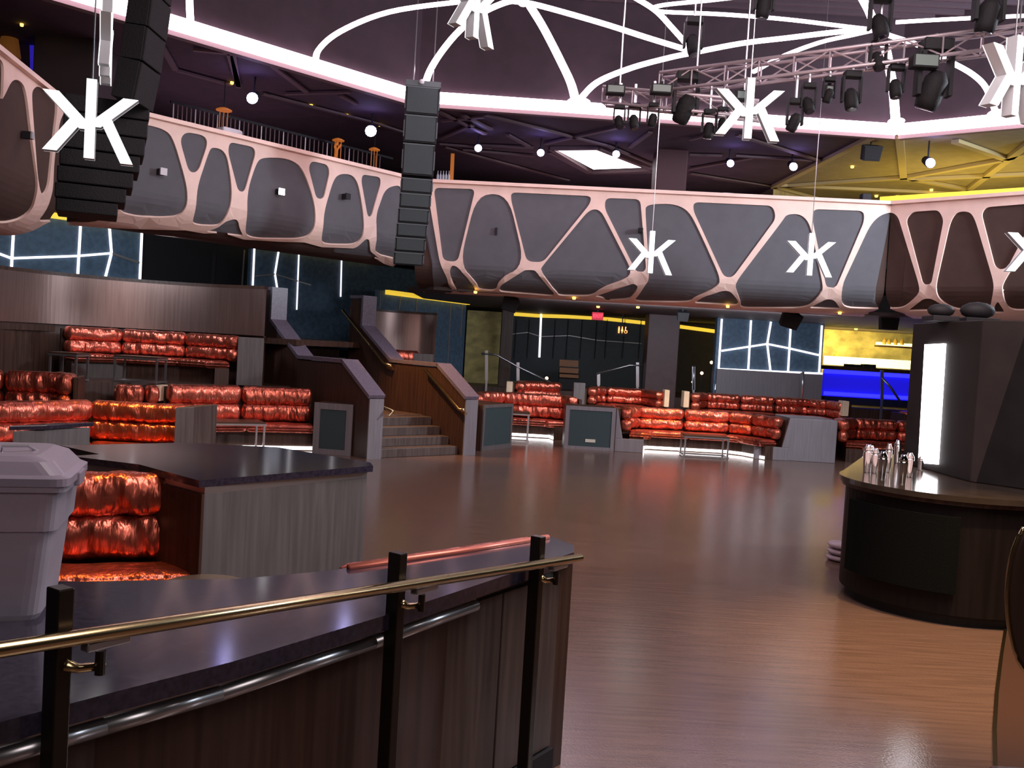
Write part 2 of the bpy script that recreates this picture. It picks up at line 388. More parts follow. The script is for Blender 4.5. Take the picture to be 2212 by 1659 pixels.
for pts, hw in WEB:
    P = crom([gz(a, b, ZS + .04) for a, b in pts], 6)
    P = [p + Vector((0, 0, 0)) for p in P]
    rr = [hw * p.y / F * .95 for p in P]
    G().tube(P, rr, 8, flat=.7).obj('light_tube', LED, lr, smooth=True)
for c, rads in [((1250, 222), 26), ((1936, 262), 17), ((1492, 112), 11), ((1885, 64), 12), ((1130, 9), 10), ((2156, 245), 20)]:
    P = gz(*c, ZS + .04); r = rads * P.y / F
    G().ball(P, r, 14, (1, 1.3, .35)).obj('light_joint', LED, lr, smooth=True)

# ---------------------------------------------------------------- balcony fronts with lattice
class Fascia:
    def __init__(s, P0, u, zt, zc, A, B, Lf=.7):
        s.P0 = V2(P0); s.u = V2(u).normalized(); s.n = V2(s.u.y, -s.u.x); s.zt, s.zc, s.A, s.B, s.Lf = zt, zc, A, B, Lf
        s.prof = [(0, 0, zt), (zt - zc, 0, zc)]; v = zt - zc; pb, pz = 0, zc
        for i in range(1, 13):
            th = math.pi / 2 * i / 12; b = A * (1 - math.cos(th)); z = zc - B * math.sin(th)
            v += math.hypot(b - pb, z - pz); s.prof.append((v, b, z)); pb, pz = b, z
        s.prof.append((v + Lf, b + Lf, z)); s.V = v + Lf
    def bz(s, v):
        P = s.prof
        if v <= 0: return 0, s.zt - v
        for i in range(len(P) - 1):
            if v <= P[i + 1][0]:
                t = (v - P[i][0]) / (P[i + 1][0] - P[i][0]); return P[i][1] + t * (P[i + 1][1] - P[i][1]), P[i][2] + t * (P[i + 1][2] - P[i][2])
        return P[-1][1], P[-1][2]
    def pt(s, a, v, off=0):
        b, z = s.bz(v); b1, z1 = s.bz(v - .01); b2, z2 = s.bz(v + .01)
        t = V2(b2 - b1, z2 - z1).normalized()      # tangent (b,z); outward normal = (z,-b)
        nb, nz = t.y, -t.x                          # rotate; at vertical t=(0,-1) -> (-1,0): outward is negative b
        b += nb * off; z += nz * off
        q = s.P0 + s.u * a - s.n * b; return Vector((q.x, q.y, z))
    def sv(s, px, py):
        def hit(b):
            o = s.P0 - s.n * b; return gpl(px, py, o, s.u)
        lo, hi = -.6, s.V
        for _ in range(40):
            m = (lo + hi) / 2; b, z = s.bz(m); h = hit(b)
            if h.z - z > 0: hi = m
            else: lo = m
        b, z = s.bz(lo); h = hit(b); q = V2(h) - (s.P0 - s.n * b)
        return V2(q.dot(s.u), lo)
def balcony(fa, s0, s1, holes, root, panelmats, r=.13, cell=.16):
    H = []
    for h in holes:
        pts = [fa.sv(*p) for p in h['p']]
        H.append(fillet(pts, h.get('r', r)))
    vs = []; es = []
    def loop(pts):
        n = len(vs); vs.extend(pts); es.extend([(n + i, n + (i + 1) % len(pts)) for i in range(len(pts))])
    loop([V2(s0, 0), V2(s1, 0), V2(s1, fa.V), V2(s0, fa.V)])
    for h in H: loop([V2(p) for p in h])
    vc = fa.zt - fa.zc
    a = s0 + .4
    while a < s1:
        vs.append(V2(a, vc * .5)); 
        v = vc
        while v < fa.V: vs.append(V2(a, v)); v += cell * .6
        a += .4
    r_ = delaunay_2d_cdt(vs, es, [], 0, 1e-5)
    ov, of = r_[0], r_[2]
    groups = {}
    for f in of:
        c = sum((ov[i] for i in f), V2(0, 0)) / 3
        if not (s0 < c.x < s1 and 0 < c.y < fa.V): continue
        k = -1
        for i, h in enumerate(H):
            if inpoly(c, h): k = i; break
        groups.setdefault(k, []).append(f)
    for k, fs in groups.items():
        used = {}; vv = []; ff = []
        for f in fs:
            q = []
            for i in f:
                if i not in used: used[i] = len(vv); vv.append(fa.pt(ov[i].x, ov[i].y, .035 if k < 0 else 0))
                q.append(used[i])
            ff.append(tuple(q))
        # consistent facing: outward
        n = (vv[ff[0][1]] - vv[ff[0][0]]).cross(vv[ff[0][2]] - vv[ff[0][0]])
        gg = G(); gg.v = vv; gg.f = ff
        if k < 0: gg.obj('lattice', TRIM, root, solid=.05)
        else: gg.obj('panel', panelmats(k), root, solid=.02)
    # cap rail and body behind
    g = G()
    nn = fa.n
    def cp(a, off, z): q = fa.P0 + fa.u * a + nn * off; return Vector((q.x, q.y, z))
    g.hexa([cp(s0, .12, fa.zt - .02), cp(s1, .12, fa.zt - .02), cp(s1, -.22, fa.zt - .02), cp(s0, -.22, fa.zt - .02), cp(s0, .12, fa.zt + .05), cp(s1, .12, fa.zt + .05), cp(s1, -.22, fa.zt + .05), cp(s0, -.22, fa.zt + .05)])
    g.obj('cap_rail', TRIM, root)
    vv = []; m = len(fa.prof)
    g = G(); prof = [(b, z) for v, b, z in fa.prof]
    inner = prof + [(prof[-1][0], prof[-1][1] + .12), (.25, prof[1][1] + .05), (.2, fa.zt - .02)]
    for a in (s0, s1):
        for b, z in inner: g.v.append(cp(a, -b - .03 if z > fa.zc - .3 else -b - .03, z + (.02 if b > .4 else 0)))
    n = len(inner)
    g.f = [(i, (i + 1) % n, n + (i + 1) % n, n + i) for i in range(n)] + [tuple(range(n)), tuple(range(n, 2 * n))[::-1]]
    g.obj('backing', SHADEP, root)
ZT = 5.75
c0 = gz(905, 392, ZT); c1 = gz(1925, 441, ZT)
uC = (V2(c1) - V2(c0)).normalized()
faC = Fascia(V2(c0), uC, ZT, 3.98, .95, .55, .5); LC = (V2(c1) - V2(c0)).length
hc = [dict(p=[(937,406),(1027,409),(989,566),(957,563)]),
 dict(p=[(1030,420),(1098,420),(1134,573),(1077,602),(1072,626),(1034,623),(1030,608),(993,568)], r=.5),
 dict(p=[(976,572),(992,578),(1024,613),(1027,625),(990,630),(986,622),(971,587)], r=.12),
 dict(p=[(1104,416),(1277,424),(1275,440),(1173,567),(1138,565),(1104,432)]),
 dict(p=[(1273,453),(1297,453),(1362,580),(1360,598),(1300,619),(1277,637),(1207,636),(1203,628),(1168,583),(1170,577)], r=.2),
 dict(p=[(1144,583),(1158,584),(1197,628),(1197,637),(1078,627),(1081,613),(1131,584)], r=.14),
 dict(p=[(1308,428),(1383,431),(1396,586),(1375,589),(1306,451)]),
 dict(p=[(1367,610),(1378,616),(1375,625),(1359,643),(1308,646),(1303,640),(1283,637)], r=.1),
 dict(p=[(1395,442),(1455,440),(1488,456),(1512,503),(1558,606),(1545,620),(1500,640),(1490,650),(1364,648),(1390,618),(1403,603),(1394,461)], r=.32),
 dict(p=[(1498,437),(1669,445),(1676,472),(1582,600),(1563,598),(1497,455)]),
 dict(p=[(1560,626),(1578,627),(1594,645),(1594,657),(1497,651),(1520,638)], r=.12),
 dict(p=[(1699,463),(1730,463),(1749,484),(1778,624),(1771,633),(1741,662),(1601,662),(1599,646),(1588,620),(1590,608),(1689,478)], r=.25),
 dict(p=[(1756,452),(1865,456),(1866,478),(1805,622),(1784,622),(1754,475)]),
 dict(p=[(1784,643),(1803,646),(1814,662),(1814,665),(1745,662)], r=.12),
 dict(p=[(1942,457),(1905,462),(1880,484),(1814,624),(1820,662),(1942,666)], r=.25),
 dict(p=[(925,420),(902,420),(902,640),(975,640),(968,600),(950,566)], r=.15)]
rootC = thing('balcony_front', 'long curved balcony front facing us with pink lattice over grey panels', 'balcony', (c0.x, c0.y, 3.4))
balcony(faC, 0, LC, hc, rootC, lambda k: GREYP)
# right balcony
cr = gz(2212, 420, ZT); uR = (V2(cr) - V2(c1)).normalized()
faR = Fascia(V2(c1), uR, ZT, 3.98, .95, .55, .5)
hr = [dict(p=[(1905,459),(1939,460),(1988,620),(1987,633),(1950,664),(1905,664)], r=.2),
 dict(p=[(1958,475),(1972,458),(2029,454),(2040,475),(2013,615),(1995,615)], r=.1),
 dict(p=[(1996,643),(2015,643),(2062,667),(1960,669)], r=.12),
 dict(p=[(2068,458),(2095,457),(2107,472),(2148,610),(2148,630),(2140,665),(2072,668),(2030,645),(2022,620),(2054,478)], r=.22),
 dict(p=[(2121,462),(2131,448),(2232,440),(2235,470),(2178,578),(2163,583),(2150,576)], r=.1),
 dict(p=[(2157,648),(2168,665),(2170,673),(2148,673),(2150,658)], r=.06),
 dict(p=[(2186,582),(2166,615),(2168,636),(2183,668),(2290,665),(2290,460),(2245,470)], r=.2)]
rootR = thing('balcony_front', 'unlit brown balcony front at the right turning away past the corner', 'balcony', (c1.x, c1.y, 3.4))
balcony(faR, 0, 4.3, hr, rootR, lambda k: SHADEP)
# left balcony
l0 = gz(311, 250, ZT); uL = (V2(c0) - V2(l0)).normalized(); LL = (V2(c0) - V2(l0)).length
faL = Fascia(V2(l0), uL, ZT, 4.5, .8, .6, .3)
hl = [dict(p=[(300,266),(355,280),(373,301),(403,405),(400,451),(377,468),(284,465),(250,450),(240,300)], r=.3),
 dict(p=[(399,285),(439,293),(447,309),(426,372),(406,373),(386,302)], r=.14),
 dict(p=[(455,318),(478,323),(490,342),(499,407),(497,442),(477,480),(465,486),(415,483),(415,467),(423,407),(448,331)], r=.22),
 dict(p=[(494,307),(545,318),(550,331),(526,415),(512,413),(490,328)], r=.1),
 dict(p=[(564,340),(621,342),(652,362),(679,441),(678,492),(656,514),(533,512),(526,486),(531,416),(551,353)], r=.35),
 dict(p=[(485,476),(511,470),(516,492),(526,508),(440,497),(468,490)], r=.12),
 dict(p=[(671,348),(705,356),(710,372),(697,430),(681,429),(664,362)], r=.1),
 dict(p=[(735,375),(760,378),(773,400),(784,470),(782,511),(763,527),(694,525),(692,505),(697,460),(719,385)], r=.25),
 dict(p=[(781,377),(819,383),(820,397),(800,468),(792,468),(778,391)], r=.1),
 dict(p=[(785,517),(795,514),(798,540),(820,556),(720,545),(722,535),(766,534)], r=.1),
 dict(p=[(865,398),(830,407),(809,467),(806,536),(817,548),(865,560)], r=.2),
 dict(p=[(150,486),(300,491),(400,494),(440,501),(480,500),(526,514),(600,519),(656,521),(694,531),(763,534),(800,549),(830,567),(900,592),(900,700),(150,620)], r=.02)]
rootL = thing('balcony_front', 'angled left balcony front with pink lattice between the two speaker stacks', 'balcony', (l0.x, l0.y, 3.9))
balcony(faL, -.7, LL, hl, rootL, lambda k: SHADEP if k == len(hl) - 1 else GREYP)  # last piece is the underside, coloured with its shade
# far left block, seen edge on
k0 = gz(0, 118, ZT); k1 = gz(150, 236, ZT); uW = (V2(k1) - V2(k0)).normalized(); LW = (V2(k1) - V2(k0)).length
faW = Fascia(V2(k0), uW, ZT, 4.4, .9, .8, .3)
hw_ = [dict(p=[(-25,110),(0,132),(3,150),(0,225),(-25,260)], r=.15),
 dict(p=[(20,172),(37,172),(51,192),(62,287),(73,422),(64,452),(34,473),(-12,479),(-30,400),(-30,260),(3,209)], r=.3),
 dict(p=[(64,195),(76,184),(115,209),(120,230),(111,304),(96,415),(84,420),(76,388),(64,219)], r=.2),
 dict(p=[(135,240),(124,262),(112,350),(106,420),(98,446),(76,475),(150,475),(152,240)], r=.2)]
rootW = thing('balcony_front', 'dark balcony front at the left edge ending in a rounded nose', 'balcony', (k0.x, k0.y, 3.6))
balcony(faW, -1.5, LW - .1, hw_, rootW, lambda k: SHADEP)

# ---------------------------------------------------------------- rear walls on the lower level
PL = V2(-10.27, 19.7); UL = V2(.68, .73).normalized(); NL = Vector((UL.y, -UL.x, 0))
def wallquad(px, tops, zb, P, U, m, name, root, th=-.12, zmax=4.5):
    a = gpl(px[0], tops[0], P, U); b = gpl(px[1], tops[1], P, U); z = min((a.z + b.z) / 2, zmax)
    n = Vector((U[1], -U[0], 0)).normalized()
    return G().slab([(a.x, a.y, zb), (b.x, b.y, zb), (b.x, b.y, z), (a.x, a.y, z)], n * th).obj(name, m, root)
def inlay(pts, P, U, m, root, wd=.05, name='inlay_strip'):
    n = Vector((U[1], -U[0], 0)).normalized()
    q = [gpl(a, b, P, U) + n * .02 for a, b in pts]
    for a, b in zip(q[:-1], q[1:]): G().bar(a, b, wd, .03, n).obj(name, m, root)
r = thing('inlay_wall', 'slate blue wall panel with white angular inlay lines at the far left', 'wall panel', (-8.5, 19.2, 2.1))
wallquad((-60, 310), (440, 494), 2.1, PL, UL, BLUEW, 'wall_panel', r)
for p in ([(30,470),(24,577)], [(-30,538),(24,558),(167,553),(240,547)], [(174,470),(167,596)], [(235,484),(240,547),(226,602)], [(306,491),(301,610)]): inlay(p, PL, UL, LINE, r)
inlay([(240,547),(300,568)], PL, UL, LINED, r)
a = gpl(60, 463, PL, UL); b = gpl(312, 497, PL, UL); a.z = b.z = 4.42; G().bar(a + NL * .06, b + NL * .06, .1, .12).obj('cove_light', GOLDL, r)
r = thing('dark_doorway_wall', 'black recess between the two blue panels on the upper tier', 'wall panel', (-6, 21.5, 2.1))
P2 = PL - V2(NL) * .5
wallquad((305, 548), (496, 535), 2.1, P2, UL, DARK, 'wall_panel', r)
inlay([(462, 545), (458, 612)], P2, UL, BLACKW, r, .1, 'door_jamb'); inlay([(527, 540), (522, 618)], P2, UL, LINED, r, .03, 'door_jamb')
r = thing('inlay_wall', 'dark blue wall panel with thin vertical lines behind the stair', 'wall panel', (-4.5, 23.5, 2.1))
wallquad((543, 905), (528, 592), 1.2, PL, UL, BLUEW, 'wall_panel', r)
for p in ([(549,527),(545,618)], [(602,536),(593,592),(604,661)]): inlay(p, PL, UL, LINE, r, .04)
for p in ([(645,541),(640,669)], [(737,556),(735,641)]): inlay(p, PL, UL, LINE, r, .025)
inlay([(548,597),(593,592),(670,616)], PL, UL, LINED, r, .03)
a = gpl(548, 531, PL, UL); b = gpl(802, 576, PL, UL); a.z = b.z = 4.42; G().bar(a + NL * .06, b + NL * .06, .1, .12).obj('cove_light', GOLDL, r)
a = gpl(545, 527, PL, UL); b = gpl(905, 588, PL, UL)
g = G().slab([(a.x, a.y, 3.95), (b.x, b.y, 3.95), Vector((b.x, b.y, 3.95)) + NL * .0, ], (0, 0, .05)) if 0 else G()
# soffit above the upper tier
g = G(); g.prism([V2(-7.3, 15.9), V2(l0) - V2(uL) * .3 - V2(faL.n) * .9, V2(c0) - V2(faL.n) * .9, V2(-2.2, 22.4), V2(-2.6, 26), V2(-12.8, 26), V2(-12.8, 15)], 4.5, 4.6); struct('ceiling', g, CEIL)
PW = V2(-4.0, 24.2); UW = V2(1.88, 3.3).normalized()
r = thing('inlay_wall', 'narrow dark blue wall panel with faint lines right of the stair guard', 'wall panel', (-2, 25, .9))
wallquad((818, 1008), (626, 651), 0.6, PW, UW, BLUEW, 'wall_panel', r)
for p in ([(820,628),(819,664)], [(866,634),(860,669)], [(900,637),(897,673)], [(973,646),(965,790)], [(998,652),(993,725)]): inlay(p, PW, UW, LINED, r, .03)
a = gpl(832, 631, PW, UW); b = gpl(1008, 654, PW, UW); nw = Vector((UW.y, -UW.x, 0)); G().bar(a + nw * .06, b + nw * .06, .12, .12).obj('cove_light', GOLDL, r)
# back wall stretches at y=32
def yquad(px0, py0, px1, py1, Y, m, name, root=None, th=.1, **k):
    a = gy(px0, py0, Y); b = gy(px1, py0, Y); c = gy(px1, py1, Y); d_ = gy(px0, py1, Y)
    z1 = (a.z + b.z) / 2; z0 = (c.z + d_.z) / 2
    return G().box(((a.x + b.x) / 2, Y + th / 2, (z0 + z1) / 2), (b.x - a.x, th, z1 - z0)).obj(name, m, root, **k)
yquad(1010, 672, 1084, 830, 30.5, GOLDW, 'gold_wall_panel', label='dim gold leaf wall panel at the far end left of the dark column', cat='wall panel')
r = thing('back_wall_panelling', 'dark panelled rear wall with a thin yellow cove light and faint seams', 'wall panel', (2.5, 32.5, 1))
yquad(1103, 679, 1396, 860, 32.6, DBLUEW, 'wall_panel', r)
Pb = V2(0, 32.6); Ub = V2(1, 0)
for x in (1116, 1144, 1200, 1228, 1258, 1290, 1312, 1350, 1385): inlay([(x, 690), (x - 6, 775)], Pb, Ub, DARK, r, .04, 'panel_seam')
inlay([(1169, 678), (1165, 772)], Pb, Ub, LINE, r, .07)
inlay([(1103, 722), (1140, 718), (1168, 727), (1230, 725), (1290, 735), (1385, 742)], Pb, Ub, LINED, r, .025, 'wave_strip')
inlay([(1105, 678), (1160, 682), (1225, 684), (1300, 688), (1397, 698)], Pb, Ub, GOLDL, r, .12, 'cove_light')
r = thing('back_wall_panelling', 'short dark rear wall right of the tall column under a yellow cove light', 'wall panel', (6.2, 32.5, 1))
yquad(1464, 706, 1552, 870, 32.6, BLACKW, 'wall_panel', r)
inlay([(1464, 705), (1546, 716)], Pb, Ub, GOLDL, r, .12, 'cove_light')
# framed wall panel F
YF = 27.6; PF = V2(0, YF - .02)
r = thing('inlay_wall', 'freestanding slate blue panel with bright white web lines left of the blue bar', 'wall panel', (8.0, YF, .35))
yquad(1550, 693, 1782, 862, YF, BLUEW, 'wall_panel', r, .3)
a = gy(1548, 797, YF); b = gy(1780, 862, YF)
yquad(1549, 803, 1778, 864, YF - .12, WOODL, 'wood_base', r, .1)
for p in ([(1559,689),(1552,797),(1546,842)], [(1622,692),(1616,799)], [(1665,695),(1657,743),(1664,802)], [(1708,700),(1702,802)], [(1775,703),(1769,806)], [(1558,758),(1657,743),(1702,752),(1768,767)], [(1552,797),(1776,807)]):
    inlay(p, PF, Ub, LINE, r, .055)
# ---- columns
def column(px, py0, py1, Y, z0, z1, lab, m=WOODD, dp=.8):
    a = gy(px[0], (py0 + py1) / 2, Y); b = gy(px[1], (py0 + py1) / 2, Y); wd = b.x - a.x
    t = thing('column', lab, 'column', ((a.x + b.x) / 2, Y + dp / 2, z0))
    c = t.location
    G().box((c.x, c.y, (z0 + z1) / 2), (wd, dp, z1 - z0)).obj('shaft', m, t, bevel=.02)
    G().box((c.x, c.y, z0 + .06), (wd + .06, dp + .06, .12)).obj('plinth', DARK, t)
    return t
column((1398, 1466), 650, 850, 27.5, .0, 3.42, 'brown wood column standing behind the couches under the balcony', mat('column_brown', (.062, .03, .032), .5, var=.15))
column((1420, 1486), 270, 415, 23.5, 4.65, 7.3, 'maroon column rising from the upper level behind the balcony', mat('column_maroon', (.08, .03, .035), .6))
column((1080, 1106), 670, 830, 29.0, 0, 3.42, 'slim dark column beside the dim gold wall panel', WOODD, .4)
column((72, 205), 0, 220, 17.2, 4.7, 9.6, 'wide dark column on the upper level at the far left', mat('column_dark', (.05, .032, .034), .5), 1.0)
# ================================================================ FURNITURE
def roll(path, zc, hgt, dep, seed, amp=.022, step=.05, n=16, freq=15):
    # horizontal bolster swept along a short plan path with gathered pleats
    P = [V2(p) for p in path]; L = [0]
    for a, b in zip(P[:-1], P[1:]): L.append(L[-1] + (b - a).length)
    T = L[-1]; m = max(6, int(T / step)); g = G()
    for i in range(m + 1):
        s = T * i / m; k = 0
        while k < len(L) - 2 and L[k + 1] < s: k += 1
        t = (s - L[k]) / (L[k + 1] - L[k]); p = P[k].lerp(P[k + 1], t); d_ = (P[k + 1] - P[k]).normalized(); nn = V2(-d_.y, d_.x)
        e = min(s, T - s); pinch = 1 - .55 * max(0, 1 - e / .07) ** 2
        for j in range(n):
            a = 2 * math.pi * j / n; ca, sa = math.cos(a), math.sin(a)
            x = abs(ca) ** .75 * (1 if ca > 0 else -1); z = abs(sa) ** .75 * (1 if sa > 0 else -1)
            nz = noise.noise(Vector((s * freq + z * .6, z * .5, seed * 3.7))) + .5 * noise.noise(Vector((s * freq * 2.3 - z * 2, z * 2, seed)))
            q = 1 + nz * amp / (dep / 2) * (1.2 if abs(z) > .3 else .8)
            o = p + nn * (x * dep / 2 * q * pinch)
            g.v.append(Vector((o.x, o.y, zc + z * hgt / 2 * pinch * (1 + nz * .06))))
    g.f = [(i * n + k, i * n + (k + 1) % n, (i + 1) * n + (k + 1) % n, (i + 1) * n + k) for i in range(m) for k in range(n)]
    g.f += [tuple(range(n))[::-1], tuple(range(m * n, (m + 1) * n))]
    return g
def split_path(P, mx):
    out = []
    for a, b in zip(P[:-1], P[1:]):
        a, b = V2(a), V2(b); k = max(1, round((b - a).length / mx))
        for i in range(k): out.append((a.lerp(b, i / k), a.lerp(b, (i + 1) / k)))
    return out
def couch(name, label, path, zf=0, ztop=1.0, side=1, seat=.55, zseat=.45, light=True, mx=1.15, wood=WOODD, fine=.03, group=None, seat_on=True, back=True, rh=None, label_cat='sofa', amp=.034, freq=11):
    # side=+1: seat lies to the left of the path
    path = [V2(p) for p in path]
    c = sum(path, V2(0, 0)) / len(path)
    t = thing(name, label, label_cat, (c.x, c.y, zf), group)
    seed = random.random() * 20
    if back:
        o0, o1 = offs(path, 0), offs(path, .07 * side)
        for i in range(len(path) - 1):
            G().prism([o0[i], o0[i + 1], o1[i + 1], o1[i]], zf, ztop - .05).obj('back_board', wood, t)
    zb = zf + zseat + .0; H = ztop - zb; h = H / 2 * 1.02
    m = offs(path, .21 * side)
    for i, (a, b) in enumerate(split_path(m, mx)):
        d_ = (b - a).normalized() * .01
        roll([a + d_, b - d_], zb + h * .52, h, .26, seed + i, amp, fine, freq=freq).obj('lower_back_roll', COPPER, t, smooth=True)
        roll([a + d_, b - d_], zb + h * 1.47, h, .28, seed + i + 9, amp, fine, freq=freq).obj('upper_back_roll', COPPER, t, smooth=True)
    if seat_on:
        i0, i1 = offs(path, .30 * side), offs(path, (.30 + seat) * side); p1 = offs(path, (seat + .12) * side); q1 = offs(path, (seat + .09) * side)
        for i in range(len(path) - 1):
            quad = [i0[i], i0[i + 1], i1[i + 1], i1[i]]
            k = max(1, round((path[i + 1] - path[i]).length / mx))
            for j in range(k):
                a, b = quad[0].lerp(quad[1], j / k), quad[0].lerp(quad[1], (j + 1) / k); d_, e = quad[3].lerp(quad[2], j / k), quad[3].lerp(quad[2], (j + 1) / k)
                cushion([a, b, e, d_], zf + zseat - .15, zf + zseat + .01, seed + i + j).obj('seat_cushion', COPPER, t, smooth=True)
            G().prism([i0[i], i0[i + 1], p1[i + 1], p1[i]], zf + .0, zf + zseat - .13).obj('plinth', wood, t)
            if light:
                a, b = p1[i], p1[i + 1]; n_ = (offs(path, 1.0 * side)[i] - offs(path, 0)[i]).normalized()
                G().prism([a, b, b + n_ * .03, a + n_ * .03], zf + .02, zf + .085).obj('toe_light', FLOORL, t)
    return t
def cushion(q, z0, z1, seed, n=10):
    # soft slab on a quad with rounded rim
    g = G(); q = [V2(p) for p in q]; rows = []
    def P(u, v): return q[0].lerp(q[1], u).lerp(q[3].lerp(q[2], u), v)
    us = [0, .02, .06] + [.06 + .88 * i / n for i in range(1, n)] + [.94, .98, 1]
    H = z1 - z0
    for lay in (1, -1):
        for u in us:
            for v in us:
                e = min(min(u, 1 - u) * (q[1] - q[0]).length, min(v, 1 - v) * (q[3] - q[0]).length) / .07
                e = min(1, e); f = math.sqrt(max(0, 1 - (1 - e) ** 2)); p = P(u, v)
                nz = noise.noise(Vector((p.x * 4, p.y * 4, seed))) * .012 * f if lay > 0 else 0
                g.v.append(Vector((p.x, p.y, (z0 + z1) / 2 + lay * H / 2 * (.25 + .75 * f) + nz)))
    m = len(us); N = m * m
    for i in range(m - 1):
        for j in range(m - 1):
            a = i * m + j; g.f.append((a, a + m, a + m + 1, a + 1)); g.f.append((N + a, N + a + 1, N + a + m + 1, N + a + m))
    ed = [i * m for i in range(m)] + [(m - 1) * m + j for j in range(1, m)] + [i * m + m - 1 for i in range(m - 2, -1, -1)] + [j for j in range(m - 2, 0, -1)]
    for a, b in zip(ed, ed[1:] + ed[:1]): g.f.append((a, b, N + b, N + a))
    return g
def framebox(name, label, A, B, dep, h, z0=0, m=WOODG, side=WOODD, grille=True, cat='cabinet', inset=.1, lab=None, botgap=.1):
    # box whose front face runs from A to B (left to right seen from front), extends dep behind
    A, B = V2(A), V2(B); u = (B - A).normalized(); bk = V2(-u.y, u.x); W = (B - A).length
    c = (A + B) / 2 + bk * dep / 2
    t = thing(name, label, cat, (c.x, c.y, z0))
    G().prism([A + bk * .03, B + bk * .03, B + bk * dep, A + bk * dep], z0, z0 + h).obj('body', side, t, bevel=.01)
    g = G()
    def bar(a0, a1, h0, h1, mm, nm, d0=.0, d1=.03):
        p, q = A + u * a0, A + u * a1
        return G().prism([p + bk * d0, q + bk * d0, q + bk * d1, p + bk * d1], z0 + h0, z0 + h1).obj(nm, mm, t)
    if grille:
        i = inset
        bar(0, W, h - i, h, m, 'frame_rail'); bar(0, W, 0.0, botgap, m, 'frame_rail'); bar(0, i, botgap, h - i, m, 'frame_stile'); bar(W - i, W, botgap, h - i, m, 'frame_stile')
        bar(i, W - i, botgap, h - i, GRILLE, 'grille', .015, .03)
        if lab: bar(W * .42, W * .62, botgap + .1, botgap + .17, LABELM, 'label', .008, .016)
    else: bar(0, W, 0, h, m, 'front_panel')
    return t
def ltable(label, c, sx_, sy_, h, rz=0, zf=0):
    t = thing('low_table', label, 'table', (c[0], c[1], zf)); ca, sa = math.cos(rz), math.sin(rz)
    def W(x, y): return Vector((c[0] + x * ca - y * sa, c[1] + x * sa + y * ca, 0))
    G().box((c[0], c[1], zf + h - .02), (sx_, sy_, .04), rz).obj('tabletop', LEATHER, t)
    cor = [(-1, -1), (1, -1), (1, 1), (-1, 1)]
    for x, y in cor:
        p = W(x * (sx_ / 2 - .02), y * (sy_ / 2 - .02)); G().box((p.x, p.y, zf + (h - .04) / 2), (.035, .035, h - .04), rz).obj('leg', STEEL, t)
    for (x, y), (x2, y2) in zip(cor, cor[1:] + cor[:1]):
        a, b = W(x * sx_ / 2, y * sy_ / 2), W(x2 * sx_ / 2, y2 * sy_ / 2)
        for nm, z in (('top_rail', h - .045), ('foot_rail', .03)):
            G().bar(a + Vector((0, 0, zf + z)), b + Vector((0, 0, zf + z)), .03, .03).obj(nm, STEEL, t)
    return t
# ---- centre front booth (faces us)
YB = 21.5
bl0, bl1, bl2 = gz(1226, 967, 0), gz(1333, 972, 0), gz(1397, 976, 0)
A = V2(1.26, YB); B = V2(2.40, YB)
framebox('speaker_cabinet', 'grey framed speaker cabinet with a dark grille at the left end of the centre booth', A, B, .8, .98, m=WOODL, inset=.09, lab=True, botgap=.07)
G().prism([(2.41, YB - .02), (3.06, YB - .02), (3.06, YB + .06), (2.41, YB + .06)], 0, .30).slab([(2.41, YB - .02, .3), (2.58, YB - .02, .3), (2.43, YB - .02, .98), (2.41, YB - .02, .98)], (0, .07, 0)).obj('booth_end', WOODL, label='low grey end wall under the left arm of the centre booth', cat='end wall', bevel=.01)
couch('curved_banquette', 'long copper banquette across the centre floor between two grey end walls', [(2.44, YB + .08), (2.52, YB + .9), (2.95, YB + 1.45), (5.35, YB + 1.55), (5.95, YB + 1.1), (6.38, YB + .30)], ztop=.98, side=-1, fine=.04, seat=.5, mx=1.2)
G().prism([(5.62, YB + .12), (6.41, YB + .12), (6.41, YB + .2), (5.62, YB + .2)], 0, .30).slab([(6.24, YB + .12, .3), (6.41, YB + .12, .3), (6.41, YB + .12, .98), (6.38, YB + .12, .98)], (0, .08, 0)).obj('booth_end', WOODL, label='low grey end wall under the right arm of the centre booth', cat='end wall', bevel=.01)
G().prism([(6.42, YB + .2), (7.50, YB + .2), (7.50, YB + 1.5), (6.42, YB + 1.5)], 0, .98).obj('booth_end', WOODL, label='tall grey wood end block at the right of the centre booth', cat='end wall', bevel=.01)
ltable('pale framed low table standing in front of the centre banquette', (4.42, YB - .1), 1.0, .55, .5)
# ---- booth left of it
bs = framebox('speaker_cabinet', 'speaker cabinet with dark blue grille against the right stair wall', V2(gz(1040, 975, 0)) , V2(gz(1104, 967, 0)), .9, .98, inset=.07, m=WOODG)
couch('curved_banquette', 'copper banquette between the stair and the centre speaker cabinet', [(-1.0, 22.2), (-1.0, 23.6), (-.3, 24.3), (1.55, 24.3), (1.75, 23.4)], ztop=1.08, side=-1, mx=1.1)
ltable('small framed table beside the cabinet right of the stair', (.15, 22.2), .6, .5, .72)
# ---- right booth beside the round bar
couch('curved_banquette', 'copper banquette right of the tall grey end block running behind the bar', [(7.60, 22.2), (7.75, 23.1), (8.4, 23.5), (11.6, 23.6)], ztop=.98, side=-1)
